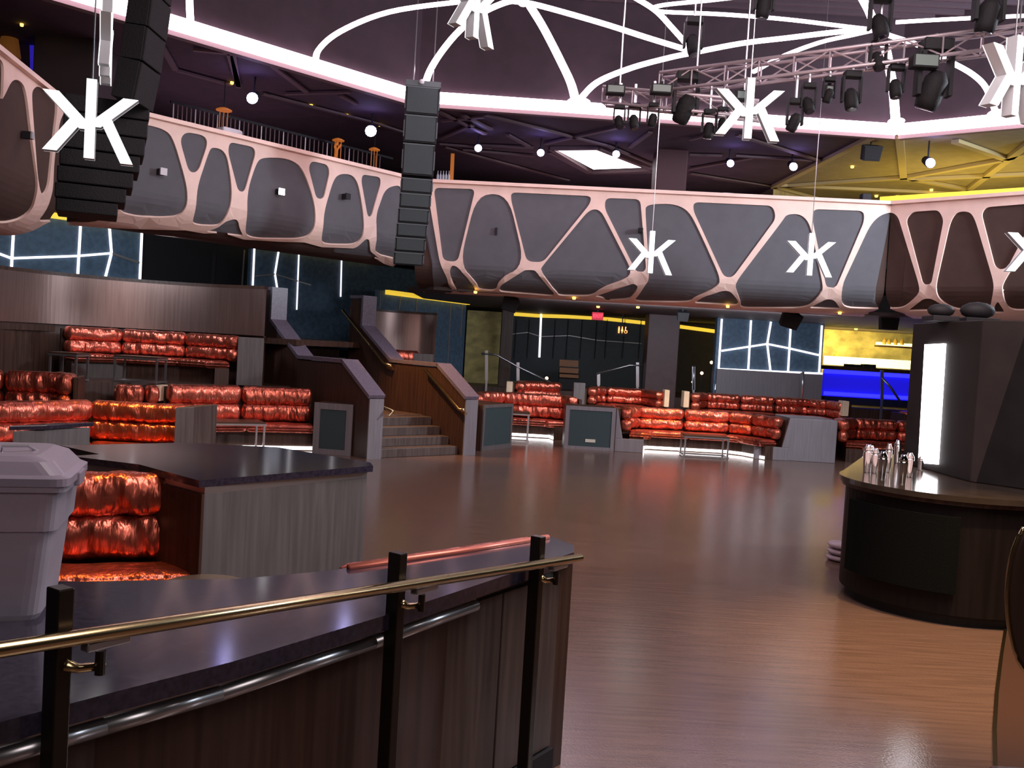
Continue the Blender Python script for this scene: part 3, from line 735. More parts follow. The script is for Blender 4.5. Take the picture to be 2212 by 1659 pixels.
# ---- back row on the low step
zb = .35
couch('curved_banquette', 'rear copper banquette left of the pair of cream end panels', [(1.95, 25.5), (2.1, 26.7), (2.6, 27.0), (3.9, 27.0), (4.25, 25.7)], zf=zb, ztop=1.26, side=-1, light=False)
couch('curved_banquette', 'rear copper banquette right of the pair of cream end panels', [(4.75, 25.6), (4.95, 26.6), (5.4, 27.0), (8.5, 27.0), (9.0, 26.4), (9.15, 25.5)], zf=zb, ztop=1.26, side=-1, light=False)
couch('curved_banquette', 'small rear copper banquette at the foot of the far steps', [(.0, 25.6), (.05, 26.9), (1.4, 27.0)], zf=zb, ztop=1.30, side=-1, light=False)
couch('curved_banquette', 'half hidden copper banquette in front of the blue bar by the tall column', [(10.6, 25.6), (10.6, 26.4), (12.6, 26.6)], zf=zb, ztop=1.1, side=-1, light=False)
for (px, py0, py1, Y, lab) in [((1434, 1447), 843, 879, 25.5, 'cream end panel closing the rear banquette on its right'), ((1476, 1490), 846, 880, 25.4, 'cream end panel at the left of the long rear banquette'), ((1820, 1835), 867, 899, 25.3, 'cream end panel at the right tip of the long rear banquette'), ((1093, 1108), 825, 850, 25.3, 'cream end panel on the small rear banquette near the steps'), ((330, 346), 833, 866, 17.3, 'cream end panel between two left hand couches')]:
    a = gy(px[0], py1, Y); b = gy(px[1], py0, Y)
    G().box(((a.x + b.x) / 2, Y + .2, (a.z + b.z) / 2), (b.x - a.x, .4, b.z - a.z)).obj('end_panel', PALEEND, label=lab, cat='end panel', bevel=.01)
a = gy(1238, 862, 25.2); b = gy(1265, 828, 25.2); G().box(((a.x + b.x) / 2, 25.4, (zb + b.z) / 2), (b.x - a.x, .4, b.z - zb)).obj('side_cabinet', WOODG, label='small grey cabinet behind the centre speaker cabinet', cat='cabinet', bevel=.01)
# ---- left: booth beside the stairs
bx0, bx1 = gz(674, 979, 0), gz(783, 981, 0)
framebox('speaker_cabinet', 'speaker cabinet with pale frame and teal grille against the left stair wall', V2(bx0), V2(-2.96, 17.80), .5, .97, m=WOODL, inset=.12)
ha, hb = V2(-6.45, 17.55), V2(-3.95, 19.3)
couch('curved_banquette', 'copper banquette below the upper tier just left of the stair cabinet', [ha, V2(-5.3, 18.4), V2(-4.0, 18.9)], ztop=1.18, side=-1, zseat=.5)
ltable('pale framed low table in the booth left of the stair', (-4.95, 17.0), 1.0, .6, .62, .5)
# left couch on plinth further left
couch('curved_banquette', 'dark red banquette at the left edge behind the orange lit couch', [(-9.2, 15.3), (-7.15, 15.9), (-6.95, 15.2)], ztop=1.38, zseat=.7, side=-1, light=False)
couch('curved_banquette', 'short dark red couch back between the tall framed table and the cream end panel', [(-7.2, 17.2), (-6.75, 17.35), (-6.6, 17.5)], ztop=1.15, side=-1, light=False, seat_on=False)
# orange lit couch
o1 = gz(-40, 864, 1.08); o2 = gz(195, 861, 1.08); o3 = gz(430, 874, 1.08)
couch('curved_banquette', 'orange lit copper banquette at the left behind the stone ledge', [V2(o1), V2(o2), V2(o3)], ztop=1.08, side=-1, zseat=.48, light=False, fine=.035, amp=.025)
a = gz(432, 874, 1.1); e = gz(470, 873, 1.1)
G().prism([V2(a), V2(e), V2(e) + V2(-.1, -.75), V2(a) + V2(-.1, -.75)], 0, 1.1).obj('end_panel', WOOD, label='brown wood end panel at the right of the orange lit banquette', cat='end panel', bevel=.01)
c1_ = gz(28, 920, 1.02); c2_ = gz(98, 918, 1.02); c3_ = gz(196, 912, 1.02)
bk = V2(c3_) - V2(c2_)
t = thing('wood_plinth', 'small grey topped wood box in front of the orange lit banquette at far left', 'cabinet', (c1_.x, c1_.y, 0))
G().prism([V2(c1_), V2(c2_), V2(c2_) + bk, V2(c1_) + bk], 0, .96).obj('body', WOODG, t, bevel=.01)
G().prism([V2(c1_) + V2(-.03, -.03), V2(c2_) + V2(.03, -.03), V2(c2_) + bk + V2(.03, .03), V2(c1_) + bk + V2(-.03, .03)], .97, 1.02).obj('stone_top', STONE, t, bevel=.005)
# ---- stone topped ledge with couch (near left)
zt = 1.2
t = thing('stone_ledge', 'large wood ledge with black polished stone top left of the dance floor', 'ledge', (-1.9, 7.6, 0))
top = [(430, 1038), (806, 1006), (800, 999), (600, 966), (400, 956), (130, 962), (215, 981), (150, 985), (300, 1003)]
tp = [V2(gz(a, b, zt)) for a, b in top]
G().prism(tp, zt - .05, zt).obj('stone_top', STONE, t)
ins = [p for p in tp]
c = sum(tp, V2(0, 0)) / len(tp)
body = [tp[0] + V2(.03, .04), tp[1] + V2(-.05, .02), tp[2] + V2(-.05, -.02), tp[3], tp[4], tp[5], tp[6], tp[7], tp[8] + V2(.03, 0)]
G().prism(body, 0, zt - .10).obj('body', WOODG, t)
ins2 = body; G().prism(ins2, zt - .10, zt - .05).obj('shadow_gap', STEEL, t)
a = V2(tp[0]) + V2(.03, .04); b = V2(tp[8]) + V2(.03, 0)
u = (b - a).normalized(); G().prism([a - V2(-.0, .0), b, b + V2(-.02, -.01), a + V2(-.015, -.015)], 0, zt - .10).obj('side_panel', WOODD, t)
pa = gz(130, 1012, 1.16); pb = gz(322, 1004, 1.16)
couch('curved_banquette', 'nearest copper banquette with gathered rolls beside the plastic bin', [V2(pa) + V2(-1.3, -.35), V2(pa), V2(-2.32, 7.28)], ztop=1.17, side=-1, zseat=.53, seat=.42, light=False, fine=.015, mx=1.0, amp=.04, freq=9)
# ---- stairs with stone capped guard walls
OA = V2(-2.62, 17.5); OB = V2(-.93, 18.97); ec = V2(-.682, .731)
def guard(O_, nm, lab, w_, ex):
    wv = V2(.731, .682) * w_
    zz = [(0, 1.17), (.95, 1.77), (2.6, 1.77), (3.8, 2.5), (3.8, 3.17), (ex, 3.17)]
    t = thing(nm, lab, 'stair guard', (O_.x, O_.y, 0))
    def P(s, z, k): q = O_ + ec * s + wv * k; return Vector((q.x, q.y, z))
    for k in (0,):
        pts = [(0, 0)] + [(s, z - .06) for s, z in zz] + [(ex, 0)]
        g = G(); n = len(pts); g.v = [P(s, z, 0) for s, z in pts] + [P(s, z, 1) for s, z in pts]
        g.f = [tuple(range(n))[::-1], tuple(range(n, 2 * n))] + [(i, (i + 1) % n, n + (i + 1) % n, n + i) for i in range(n)]
        g.obj('guard_wall', WOODD, t)
    for (s0, z0), (s1, z1) in zip(zz[:-1], zz[1:]):
        a, b = P(s0, z0, .5), P(s1, z1, .5); d_ = (b - a).normalized()
        G().bar(a - d_ * .02, b + d_ * .02, abs(w_) + .05, .07, (0, 0, 1) if abs(d_.z) < .9 else (ec.x, ec.y, 0)).obj('stone_cap', STONEL, t)
    q = O_ - ec * .03
    G().prism([q, q + wv, O_ + wv, O_], 0, 1.12).obj('end_face', WOODL, t)
    return t
gL = guard(OA, 'stair_guard', 'left stair guard wall with mauve stone cap climbing to the upper tier', .32, 4.3)
gR = guard(OB + V2(.731, .682) * .02, 'stair_guard', 'right stair guard wall with mauve stone cap descending to the dance floor', .32, 4.3)
# steps
t = thing('staircase', 'brown wood steps between the two stone capped guard walls', 'stairs', (OA.x, OA.y, 0))
wi = V2(.731, .682); wid = (OB - OA).dot(wi); SA = OA + wi * .33
SB = OA + wi * (wid - .0) 
def step(s0, s1, z):
    a, b = SA + ec * s0, SB + ec * (s0 + .0); G().prism([a, b, SB + ec * s1, SA + ec * s1], 0 if s1 - s0 > 1 else z - .17, z).obj('step', mat_step, t, bevel=.01)
mat_step = WOOD
for i in range(4): step(.05 + .30 * i, .05 + .30 * (i + 1) + .02, .17 * (i + 1))
step(1.25, 2.9, .70)
for i in range(8): step(2.9 + .28 * i, 2.9 + .28 * (i + 1) + .02, .70 + .175 * (i + 1))
def rail(pts, lab, inner):
    t = thing('handrail', lab, 'handrail', pts[0])
    G().tube(pts, 0.034, 10).obj('rail', GOLD, t, smooth=True)
    for p in (pts[0], pts[-1]):
        p = Vector(p); G().cyl(p, p + Vector((inner[0], inner[1], -.08)), .015, 8).obj('bracket', GOLD, t)
def RP(O_, s, z, k): q = O_ + ec * s + wi * k; return Vector((q.x, q.y, z))
rail([RP(OB, -.1, .92, -.08), RP(OB, .05, .92, -.08), RP(OB, 1.25, 1.66, -.08)], 'short brass handrail on the lower flight of the far stair', (.06, .06))
rail([RP(OB, 2.45, 1.66, -.08), RP(OB, 2.7, 1.70, -.08), RP(OB, 4.5, 2.85, -.08)], 'long brass handrail on the upper flight of the far stair', (.06, .06))
rail([RP(OA, -.22, .90, .40), RP(OA, .3, .98, .40), RP(OA, 1.0, 1.45, .40)], 'brass handrail stub on the left guard wall of the far stair', (-.06, -.06))
# ---- curved satin fascias of the upper tier
def cfascia(pts, z0, z1, lab, m=FASCIA, th=.08):
    P = [V2(p) for p in crom([Vector((*p, 0)) for p in pts], 16)]
    O2 = offs(P, th); g = G(); n = len(P)
    g.v = [Vector((p.x, p.y, z0)) for p in P] + [Vector((p.x, p.y, z1)) for p in P] + [Vector((p.x, p.y, z0)) for p in O2] + [Vector((p.x, p.y, z1)) for p in O2]
    for i in range(n - 1): g.f += [(i, i + 1, n + i + 1, n + i), (2 * n + i + 1, 2 * n + i, 3 * n + i, 3 * n + i + 1), (n + i, n + i + 1, 3 * n + i + 1, 3 * n + i), (i + 1, i, 2 * n + i, 2 * n + i + 1)]
    g.f += [(0, n, 3 * n, 2 * n), (n - 1, 3 * n - 1, 4 * n - 1, 2 * n - 1)]
    return g
cf = [(-10.2, 15.6), (-9.75, 17.6), (-9.2, 19.0), (-8.0, 20.0), (-6.6, 20.25), (-5.25, 19.75)]
t = thing('tier_fascia', 'curved satin bronze parapet of the upper tier at the left', 'parapet', (-8, 19.8, 2.15))
cfascia(cf, 2.15, 3.12, '').obj('curved_panel', FASCIA, t)
cfascia(cf, 3.12, 3.19, '', th=.14).obj('top_rail', WOODD, t)
cfascia([(a, b + .12) for a, b in cf], 1.15, 2.15, '').obj('lower_wall', WOODD, t)
struct('floor_tier', G().prism([V2(a, b + .15) for a, b in cf] + [V2(-4.5, 19.6), V2(-3.0, 23.0), V2(-3.2, 25), V2(-12.8, 25), V2(-12.8, 15)], 2.0, 2.12), WOODD)
rf = [gz(795, 668, 2.95), gz(840, 672, 2.95), gz(900, 676, 2.95), gz(944, 679, 2.95)]
rfx = [(rf[0].x - .3, rf[0].y - .5), (rf[1].x, rf[1].y - .05), (rf[2].x, rf[2].y + .1), (rf[3].x, rf[3].y - .1)]
t = thing('tier_fascia', 'short curved bronze parapet with one bright streak right of the stair', 'parapet', (rfx[1][0], rfx[1][1], 1.7))
cfascia(rfx, 1.75, 2.92, '').obj('curved_panel', FASCIA, t)
cfascia(rfx, 2.92, 2.98, '', th=.12).obj('top_rail', WOODD, t)
cfascia([(a, b + .12) for a, b in rfx], 0, 1.75, '').obj('lower_wall', WOODD, t)
mp = [(-8.9, 18.6), (-8.1, 19.5), (-6.75, 19.8), (-5.6, 19.55), (-5.35, 18.95)]
couch('curved_banquette', 'copper banquette on the middle tier beneath the curved bronze parapet', mp, zf=1.15, ztop=2.13, side=-1, light=False, fine=.04, seat=.45)
a = gy(487, 790, 18.8); b = gy(562, 728, 18.8)
G().box(((a.x + b.x) / 2 + .05, 19.15, 1.63), (.5, .6, .96), .3).obj('end_panel', WOODG, label='grey wood end block at the right of the middle tier banquette', cat='end panel', bevel=.01)
ltable('white framed table standing on the middle tier in front of its banquette', (-7.0, 17.85), .82, .5, .5, 0, 1.15)
ltable('tall thin framed table behind the dark red banquette at the left', (-7.95, 17.0), .5, .5, .52, 0, 1.15)
couch('curved_banquette', 'glimpse of a copper banquette below the short bronze parapet right of the stair', [(-3.3, 22.7), (-2.3, 22.95)], zf=.9, ztop=2.0, side=-1, light=False)
a = gy(892, 785, 21.6); b = gy(935, 757, 21.6); G().box(((a.x + b.x) / 2, 21.8, 1.4), (b.x - a.x, .4, 1.1)).obj('side_cabinet', WOODG, label='small grey cabinet at the foot of the short bronze parapet', cat='cabinet', bevel=.01)
# ---- metal railings beyond the back row
def farrail(pts, posts, Y, lab):
    P = [gy(a, b, Y) for a, b in pts]; t = thing('step_railing', lab, 'railing', (P[0].x, Y, 1.0))
    G().tube(P, .035, 8).obj('rail', STEEL, t, smooth=True)
    for x, y0, y1 in posts:
        a, b = gy(x, y0, Y), gy(x, y1, Y); G().bar(a, b, .09, .05, (0, 1, 0)).obj('post', STEEL, t); G().box((b.x, b.y, (b.z + .33) / 2), (.06, .05, max(.02, b.z - .33))).obj('post_foot', STEEL, t)
farrail([(1040, 764), (1072, 766), (1118, 792), (1200, 832)], [(1051, 757, 822), (1119, 783, 828)], 28.2, 'grey metal handrail sloping down left of the far steps')
farrail([(1288, 808), (1360, 789), (1390, 790)], [(1377, 783, 836), (1293, 806, 832)], 28.2, 'grey metal handrail rising to the right before the brown column')
farrail([(1560, 801), (1700, 808)], [], 27.2, 'thin rail across the foot of the slate blue panel') if 0 else None
farrail([(1499, 790), (1498, 842)], [(1498, 792, 842)], 28, 'thin upright steel post left of the slate blue panel')
farrail([(1735, 803), (1733, 858)], [(1733, 805, 858)], 26.8, 'thin upright steel post before the wood base of the slate blue panel')
farrail([(1904, 815), (1925, 838), (1945, 868)], [(1905, 800, 864)], 28.0, 'dark post and sloping rail in front of the blue bar')
# ---- foreground stone topped ledge with guard face, rail and posts
zt = 1.2
near = [(0 - 260, 1640), (0, 1560), (250, 1494), (500, 1430), (830, 1330), (1050, 1257), (1240, 1193)]
N = [V2(gz(a, b, zt)) for a, b in near]
N[0] = N[1] + (N[1] - N[2]) * 1.2
far_ = [(1240, 1178), (1183, 1156), (800, 1219), (700, 1234), (520, 1250), (190, 1256)]
FR = [V2(gz(a, b, zt)) for a, b in far_]
FR.append(FR[-1] + V2(-1.6, -.3)); FR.append(V2(FR[-1].x, N[0].y))
t = thing('stone_ledge', 'near ledge with purple reflecting black stone top behind the brass rail', 'ledge', (-.6, 3.6, 0))
poly = N + FR
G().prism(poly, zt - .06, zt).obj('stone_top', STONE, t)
u_ = (N[-1] - N[1]).normalized(); nrm = V2(-u_.y, u_.x)
face = [p + nrm * .06 for p in N] ; f2 = [p + nrm * .12 for p in N]
G().prism([N[-1] + nrm * .1 - u_ * .05] + [q for q in FR[:5]] + [FR[5] + V2(0, -.1), f2[1] , ] + f2[2:-1], 0, zt - .06).obj('body', WOODD, t)
# metal channel under the edge, and wood panels below
for i in range(len(N) - 1):
    a, b = N[i] + nrm * .05, N[i + 1] + nrm * .05
    G().prism([a, b, b + nrm * .05, a + nrm * .05], zt - .13, zt - .06).obj('light_channel', STEEL, t) if i < 5 else None
    G().cyl((a.x, a.y, zt - .115), (b.x, b.y, zt - .115), .026, 10).obj('channel_tube', STEEL, t, smooth=True) if i < 5 else None
L_ = (N[-1] - N[0]).length; k = 0; s = 0
cuts = [0, 1.15, 2.25, 3.0, 3.75, L_ - .02]
cuts = [c for c in cuts if c < L_] 
def NP(s): return N[0] + (N[-1] - N[0]) * (s / L_)
import itertools
def along(px):      # distance along the ledge face where a pixel column meets it
    p = gpl(px, 1450, N[0], u_); return (V2(p) - N[0]).dot(u_)
cuts = [0, along(-60), along(450), along(795), along(1095), L_ - .0]
for a_, b_ in zip(cuts[:-1], cuts[1:]):
    if b_ - a_ < .05: continue
    a, b = NP(a_ + .006) + nrm * .07, NP(b_ - .006) + nrm * .07
    G().prism([a, b, b + nrm * .05, a + nrm * .05], .16, zt - .13).obj('wood_panel', WOOD, t, bevel=.004)
a, b = NP(0) + nrm * .05, NP(L_) + nrm * .05; G().prism([a, b, b + nrm * .05, a + nrm * .05], 0, .15).obj('kickboard', DARK, t)
# end face
e0 = N[-1] + nrm * .07; e1 = FR[0] - u_ * .03
# posts + rail
rl0 = gpl(-40, 1410, N[0] - nrm * .17, u_); rl1 = gpl(1253, 1205, N[0] - nrm * .17, u_)
t = thing('brass_handrail', 'polished brass handrail on dark square posts across the foreground', 'handrail', (rl0.x, rl0.y, 0))
rp0 = rl0 + (rl0 - rl1) * .25
G().tube([rp0, rl0, rl1], .021, 14).obj('rail', GOLD, t, smooth=True)
for (px, ytop, ym) in ((131, 1262, 1390), (860, 1187, 1290), (1163, 1152, 1220)):
    tpz = gpl(px, ytop + 6, N[0] - nrm * .10, u_); q = V2(tpz)
    ang = math.atan2(u_.y, u_.x) 
    G().box((q.x, q.y, tpz.z / 2), (.045, .06, tpz.z), ang).obj('post', BRASSD, t, bevel=.004)
    s = ((q - V2(rl0)).dot(u_)) / ((V2(rl1) - V2(rl0)).dot(u_)); rz_ = rl0.lerp(rl1, s)
    pc = Vector((q.x, q.y, rz_.z - .10)); uu = Vector((u_.x, u_.y, 0))
    k1_ = pc - Vector((nrm.x, nrm.y, 0)) * .03; k2 = k1_ + uu * .10 - Vector((nrm.x, nrm.y, 0)) * .03
    G().tube([k1_ + Vector((0, 0, .02)), k1_ + uu * .04, k2], [.017, .013, .012], 8).obj('bracket', GOLD, t, smooth=True)
    G().cyl(k2 - uu * .015 + Vector((0, 0, -.02)), k2 - uu * .015 + Vector((0, 0, .045)), .014, 10).obj('bracket_cap', BRASSD, t)
    G().box((k2.x, k2.y, rz_.z - .035), (.13, .035, .025), ang).obj('saddle', STEEL, t, bevel=.004)
# couch rim behind the ledge
p0, p1, p2 = V2(gz(752, 1222, zt + .02)), V2(gz(1000, 1186, zt + .02)), V2(gz(1184, 1157, zt + .02))
t = thing('curved_banquette', 'copper couch rim peeking over the far side of the near stone ledge', 'sofa', (p0.x, p0.y, 0))
G().tube([(p.x, p.y + .02, zt + .005) for p in (p0, p1, p2)], .018, 10).obj('piping', COPPERE, t, smooth=True)
off = V2(-.1, .22)
G().prism([p0 + V2(0, .04), p2 + V2(0, .04), p2 + off, p0 + off], .5, zt - .02).obj('back_roll', COPPER, t, bevel=.05)
G().prism([p0 + V2(0, .02), p2 + V2(0, .02), p2 + off, p0 + off], 0, .5).obj('plinth', WOODD, t)
# round gold table behind it
c = gz(442, 1261, .80)
t = thing('round_table', 'round gold topped table mostly hidden beyond the near stone ledge', 'table', (c.x, c.y, 0))
G().lathe((c.x, c.y, .77), [(.0, 0), (.23, 0), (.24, .012), (.23, .028), (0, .03)], 32).obj('tabletop', GOLD, t, smooth=False)
G().cyl((c.x, c.y, .02), (c.x, c.y, .77), .03, 12).obj('stem', BRASSD, t); G().cyl((c.x, c.y, 0), (c.x, c.y, .03), .17, 20).obj('base', BRASSD, t)
# ---- plastic bin
bc = gz(84, 1342, 1.2); 
t = thing('plastic_bin', 'frosted plastic storage bin with a lid on the near stone ledge', 'storage bin', (bc.x - .45, bc.y + .3, 1.2))
def rr(x0, x1, y0, y1, z, r=.06, k=5):
    ca, sa = math.cos(.29), math.sin(.29)
    return [Vector((bc.x + (p.x - bc.x) * ca - (p.y - bc.y) * sa, bc.y + (p.x - bc.x) * sa + (p.y - bc.y) * ca, z)) for p in fillet([(x0, y0), (x1, y0), (x1, y1), (x0, y1)], r, k)]
def loft(rings, cap0=True, cap1=True):
    g = G(); n = len(rings[0])
    for r_ in rings: g.v += r_
    for i in range(len(rings) - 1): g.f += [(i * n + k, i * n + (k + 1) % n, (i + 1) * n + (k + 1) % n, (i + 1) * n + k) for k in range(n)]
    if cap0: g.f.append(tuple(range(n))[::-1])
    if cap1: g.f.append(tuple(range((len(rings) - 1) * n, len(rings) * n)))
    return g
x1 = bc.x; x0 = x1 - .9; y0 = bc.y; y1 = y0 + .42
def ring(z, g_, r=.06): return rr(x0 - g_, x1 + g_, y0 - g_ * .6, y1 + g_ * .3, z, r)
Hb = .53
loft([ring(1.2, -.01), ring(1.22, 0), ring(1.2 + Hb * .60, .03), ring(1.2 + Hb * .60, .045), ring(1.2 + Hb * .86, .055), ring(1.2 + Hb * .86, .075), ring(1.2 + Hb * .9, .075), ring(1.2 + Hb * .9, .05)]).obj('bin_body', TUB, t, smooth=False)
loft([ring(1.2 + Hb * .9, .06), ring(1.2 + Hb * .9, .085), ring(1.2 + Hb * .95, .085), ring(1.2 + Hb * .97, .06), ring(1.2 + Hb * 1.05, .02), ring(1.2 + Hb * 1.08, -.03)]).obj('lid', TUBL, t)
def TT(x, y, z):
    ca, sa = math.cos(.29), math.sin(.29); return Vector((bc.x + (x - bc.x) * ca - (y - bc.y) * sa, bc.y + (x - bc.x) * sa + (y - bc.y) * ca, z))
G().tube([TT(x1 - .16, y0 + .12, 1.2 + Hb * 1.07), TT(x1 - .16, y0 + .12, 1.2 + Hb * 1.12), TT(x1 - .08, y0 + .14, 1.2 + Hb * 1.12), TT(x1 - .06, y0 + .2, 1.2 + Hb * 1.07)], .006, 6).obj('lid_handle', STEEL, t)
q = TT(x1 + .08, y0 + .2, 1.2 + Hb * .9); G().box(q, (.03, .12, .05), .29).obj('latch', TUBL, t, bevel=.005)
# ================================================================ ROUND BAR
zc = 1.17
def rrect(x0, x1, y0, y1, r, k=10):
    return [V2(p) for p in fillet([(x0, y0), (x1, y0), (x1, y1), (x0, y1)], r * 1.0, k)]
def barpoly(off, x1=12.0):
    r = .98 + off; pts = []
    for i in range(0, 25):
        a = -math.pi / 2 - math.radians(125) * i / 24; pts.append(V2(4.3 + r * math.cos(a), 9.2 + r * math.sin(a)))
    pts += [V2(4.25 - off, 11.3), V2(4.6, 11.9 + off), V2(x1, 11.9 + off), V2(x1, 9.2 - r)]; return pts
t = thing('round_bar', 'dark rounded bar counter with polished top at the right of the dance floor', 'bar', (5.5, 9.9, 0))
G().prism(barpoly(-.04), .1, zc - .09).obj('body', mat('bar_dark_wood', (.010, .0065, .006), .5, spec=.2, var=.2, vscale=(20, 20, 1)), t, smooth=False)
G().prism(barpoly(-.10), 0, .1).obj('kickboard', DARK, t)
G().prism(barpoly(.0), zc - .09, zc - .05).obj('edge_band', WOODD, t)
G().prism(barpoly(.03), zc - .05, zc).obj('counter_top', mat('polished_dark_counter', (.045, .032, .025), .13, var=.2, spec=.8), t)
# speaker grille panel set in the curved front
g = G(); n = 10; r = .98 + .005
def bp(a, rr_, z): return Vector((4.3 + rr_ * math.cos(a), 9.2 + rr_ * math.sin(a), z))
for i in range(n):
    a0 = math.radians(186 + (252 - 186) * i / n); a1 = math.radians(186 + (252 - 186) * (i + 1) / n)
    g.hexa([bp(a0, r - .02, .30), bp(a1, r - .02, .30), bp(a1, r + .012, .30), bp(a0, r + .012, .30), bp(a0, r - .02, .98), bp(a1, r - .02, .98), bp(a1, r + .012, .98), bp(a0, r + .012, .98)])
g.obj('speaker_grille', mat('black_grille', (.004, .0045, .0045), .8, spec=.1, bump=.3, bscale=150), t)
# column on the bar
kp = [V2(gz(1989, 1005, zc)), V2(gz(2128, 1056, zc)), V2(7.6, 9.15), V2(7.6, 11.2), V2(5.4, 11.4)]
kp = [V2(4.55, 10.9), V2(4.60, 9.40), V2(4.95, 9.0), V2(8.0, 8.95), V2(8.0, 11.2), V2(5.1, 11.4)]
COLM = mat('dark_column_cladding', (.020, .016, .016), .6, spec=.2, var=.15)
t = thing('bar_column', 'massive dark faceted column rising from the round bar with a lit panel', 'column', (6.2, 10.2, zc))
kg = G(); n = len(kp)
kg.v = [Vector((p.x, p.y, zc + .001)) for p in kp] + [Vector((p.x, p.y, 2.78)) for p in kp]
kg.f = [tuple(range(n)), tuple(range(n, 2 * n))[::-1]] + [(i, n + i, n + (i + 1) % n, (i + 1) % n) for i in range(n)]
kg.obj('cladding', COLM, t, bevel=.01)
LPm = gpl
P_, U_ = V2(4.55, 10.9) , (V2(4.60, 9.40) - V2(4.55, 10.9)).normalized()
qs = [gpl(a, b, P_ - V2(.03, 0), U_) for a, b in ((1983, 1000), (2022, 1003), (2038, 742), (1997, 744))]
G().slab(qs, (.05, 0, 0)).obj('light_panel', WHITEL, t)
# dark ducts on the column top
for (px, py, wx, hz, nm) in ((2030, 706, .35, .12, 'low dark fixture on top of the bar column near its left edge'), (2110, 690, .45, .16, 'hunched black spotlight on top of the bar column')):
    p = gy(px, py, 10.2)
    t2 = thing('spotlight', nm, 'spotlight', (p.x, p.y, 2.78))
    G().box((p.x, p.y, 2.81), (wx * .8, .3, .06)).obj('base', DARK, t2, bevel=.01)
    G().ball((p.x, p.y, 2.84 + hz * .5), wx * .42, 12, (1, .7, .5)).obj('housing', DARK, t2, smooth=True)
# shakers
i = 0
SH = [(1872, 1020, 960, 20), (1888, 1022, 968, 16), (1904, 1036, 975, 20), (1917, 1020, 958, 14), (1948, 1046, 982, 20), (1962, 1030, 978, 20), (1937, 1000, 950, 16), (1988, 1016, 986, 14), (1880, 1010, 962, 12)]
names = ['leftmost steel shaker on the bar counter', 'slim steel shaker second from the left on the counter', 'broad steel shaker nearest the left edge of the counter', 'tall slender steel shaker behind the broad one', 'front steel shaker nearest the viewer on the counter', 'steel shaker right of the front one on the counter', 'rear steel shaker with a domed cap near the column', 'short steel cup against the lit panel on the bar', 'thin steel cup behind the leftmost shaker']
for (px, yb, yt, wp), nm in zip(SH, names):
    b = gz(px, yb, zc); tp_ = gy(px, yt, b.y); h = tp_.z - zc; r = wp * b.y / F / 2
    t = thing('steel_shaker', nm, 'shaker', (b.x, b.y, zc), 'steel shakers on the round bar')
    G().lathe((b.x, b.y, zc), [(r * .72, 0), (r * .75, .01), (r * .98, h * .72), (r, h * .76)], 16).obj('cup', CHROME, t, smooth=True)
    G().lathe((b.x, b.y, zc + h * .76), [(r * .96, 0), (r * .9, h * .10), (r * .55, h * .2), (r * .5, h * .24)], 16).obj('cap', CHROME, t, smooth=True)
# stack of pale discs on the floor
DISC = mat('mauve_white_enamel', (.48, .38, .45), .35)
c = gz(1838, 1212, 0)
for k, nm in enumerate(('bottom pale disc of the stack on the floor beside the bar', 'middle pale disc of the stack on the floor beside the bar', 'top pale disc of the stack on the floor beside the bar')):
    G().lathe((c.x - .1, c.y - .02 * k, .0 + .075 * k), [(.12, 0), (.17, .015), (.19, .04), (.17, .062), (.12, .072)], 24).obj('stool_base_disc', DISC, label=nm, cat='disc', group='pale discs stacked by the bar', smooth=True)
# floor border at the right
bpx = [(2172, 1362), (2163, 1420), (2153, 1500), (2148, 1580), (2150, 1700)]
P = [V2(gz(a, b, 0)) for a, b in bpx]
g = G(); Q = [p + V2(5, 0) for p in P]
for a, b, c_, d_ in zip(P[:-1], P[1:], Q[1:], Q[:-1]): g.prism([a, b, c_, d_], .0, .012)
struct('trim_5', g, EDGE)
g = G()
for a, b in zip(P[:-1], P[1:]): g.bar((a.x, a.y, .012), (b.x, b.y, .012), .025, .014)
struct('trim_6', g, GOLD)
# curved chair back at the right edge
t = thing('tub_chair', 'dark leather curved chair back with brass edge at the right edge', 'chair', (2.45, 3.75, 0))
ep = [(2212, 1140), (2196, 1168), (2184, 1205), (2176, 1260), (2176, 1320), (2184, 1380), (2198, 1425), (2220, 1455), (2260, 1480)]
E = crom([gy(a, b, 3.7) for a, b in ep], 4)
G().tube(E, .008, 8).obj('brass_edge', GOLD, t, smooth=True)
g = G(); n = len(E); g.v = []
for k in range(8):
    for p in E: g.v.append(Vector((p.x + .004 + k * .09, p.y + .02 + .25 * math.sin(k / 7 * math.pi) * .5, p.z)))
g.f = [(k * n + i, k * n + i + 1, (k + 1) * n + i + 1, (k + 1) * n + i) for k in range(7) for i in range(n - 1)]
g.obj('backrest', LEATHER, t, smooth=True, solid=.03)
c = (E[0].x + .36, 3.85)
G().box((c[0], c[1] - .05, .52), (.5, .5, .1)).obj('seat', LEATHER, t, bevel=.03)
for sx_, sy_ in ((-1, -1), (1, -1), (1, 1), (-1, 1)):
    G().bar((c[0] + sx_ * .2, c[1] - .05 + sy_ * .2, .48), (c[0] + sx_ * .22, c[1] - .05 + sy_ * .22, 0), .03, .03).obj('leg', BRASSD, t)
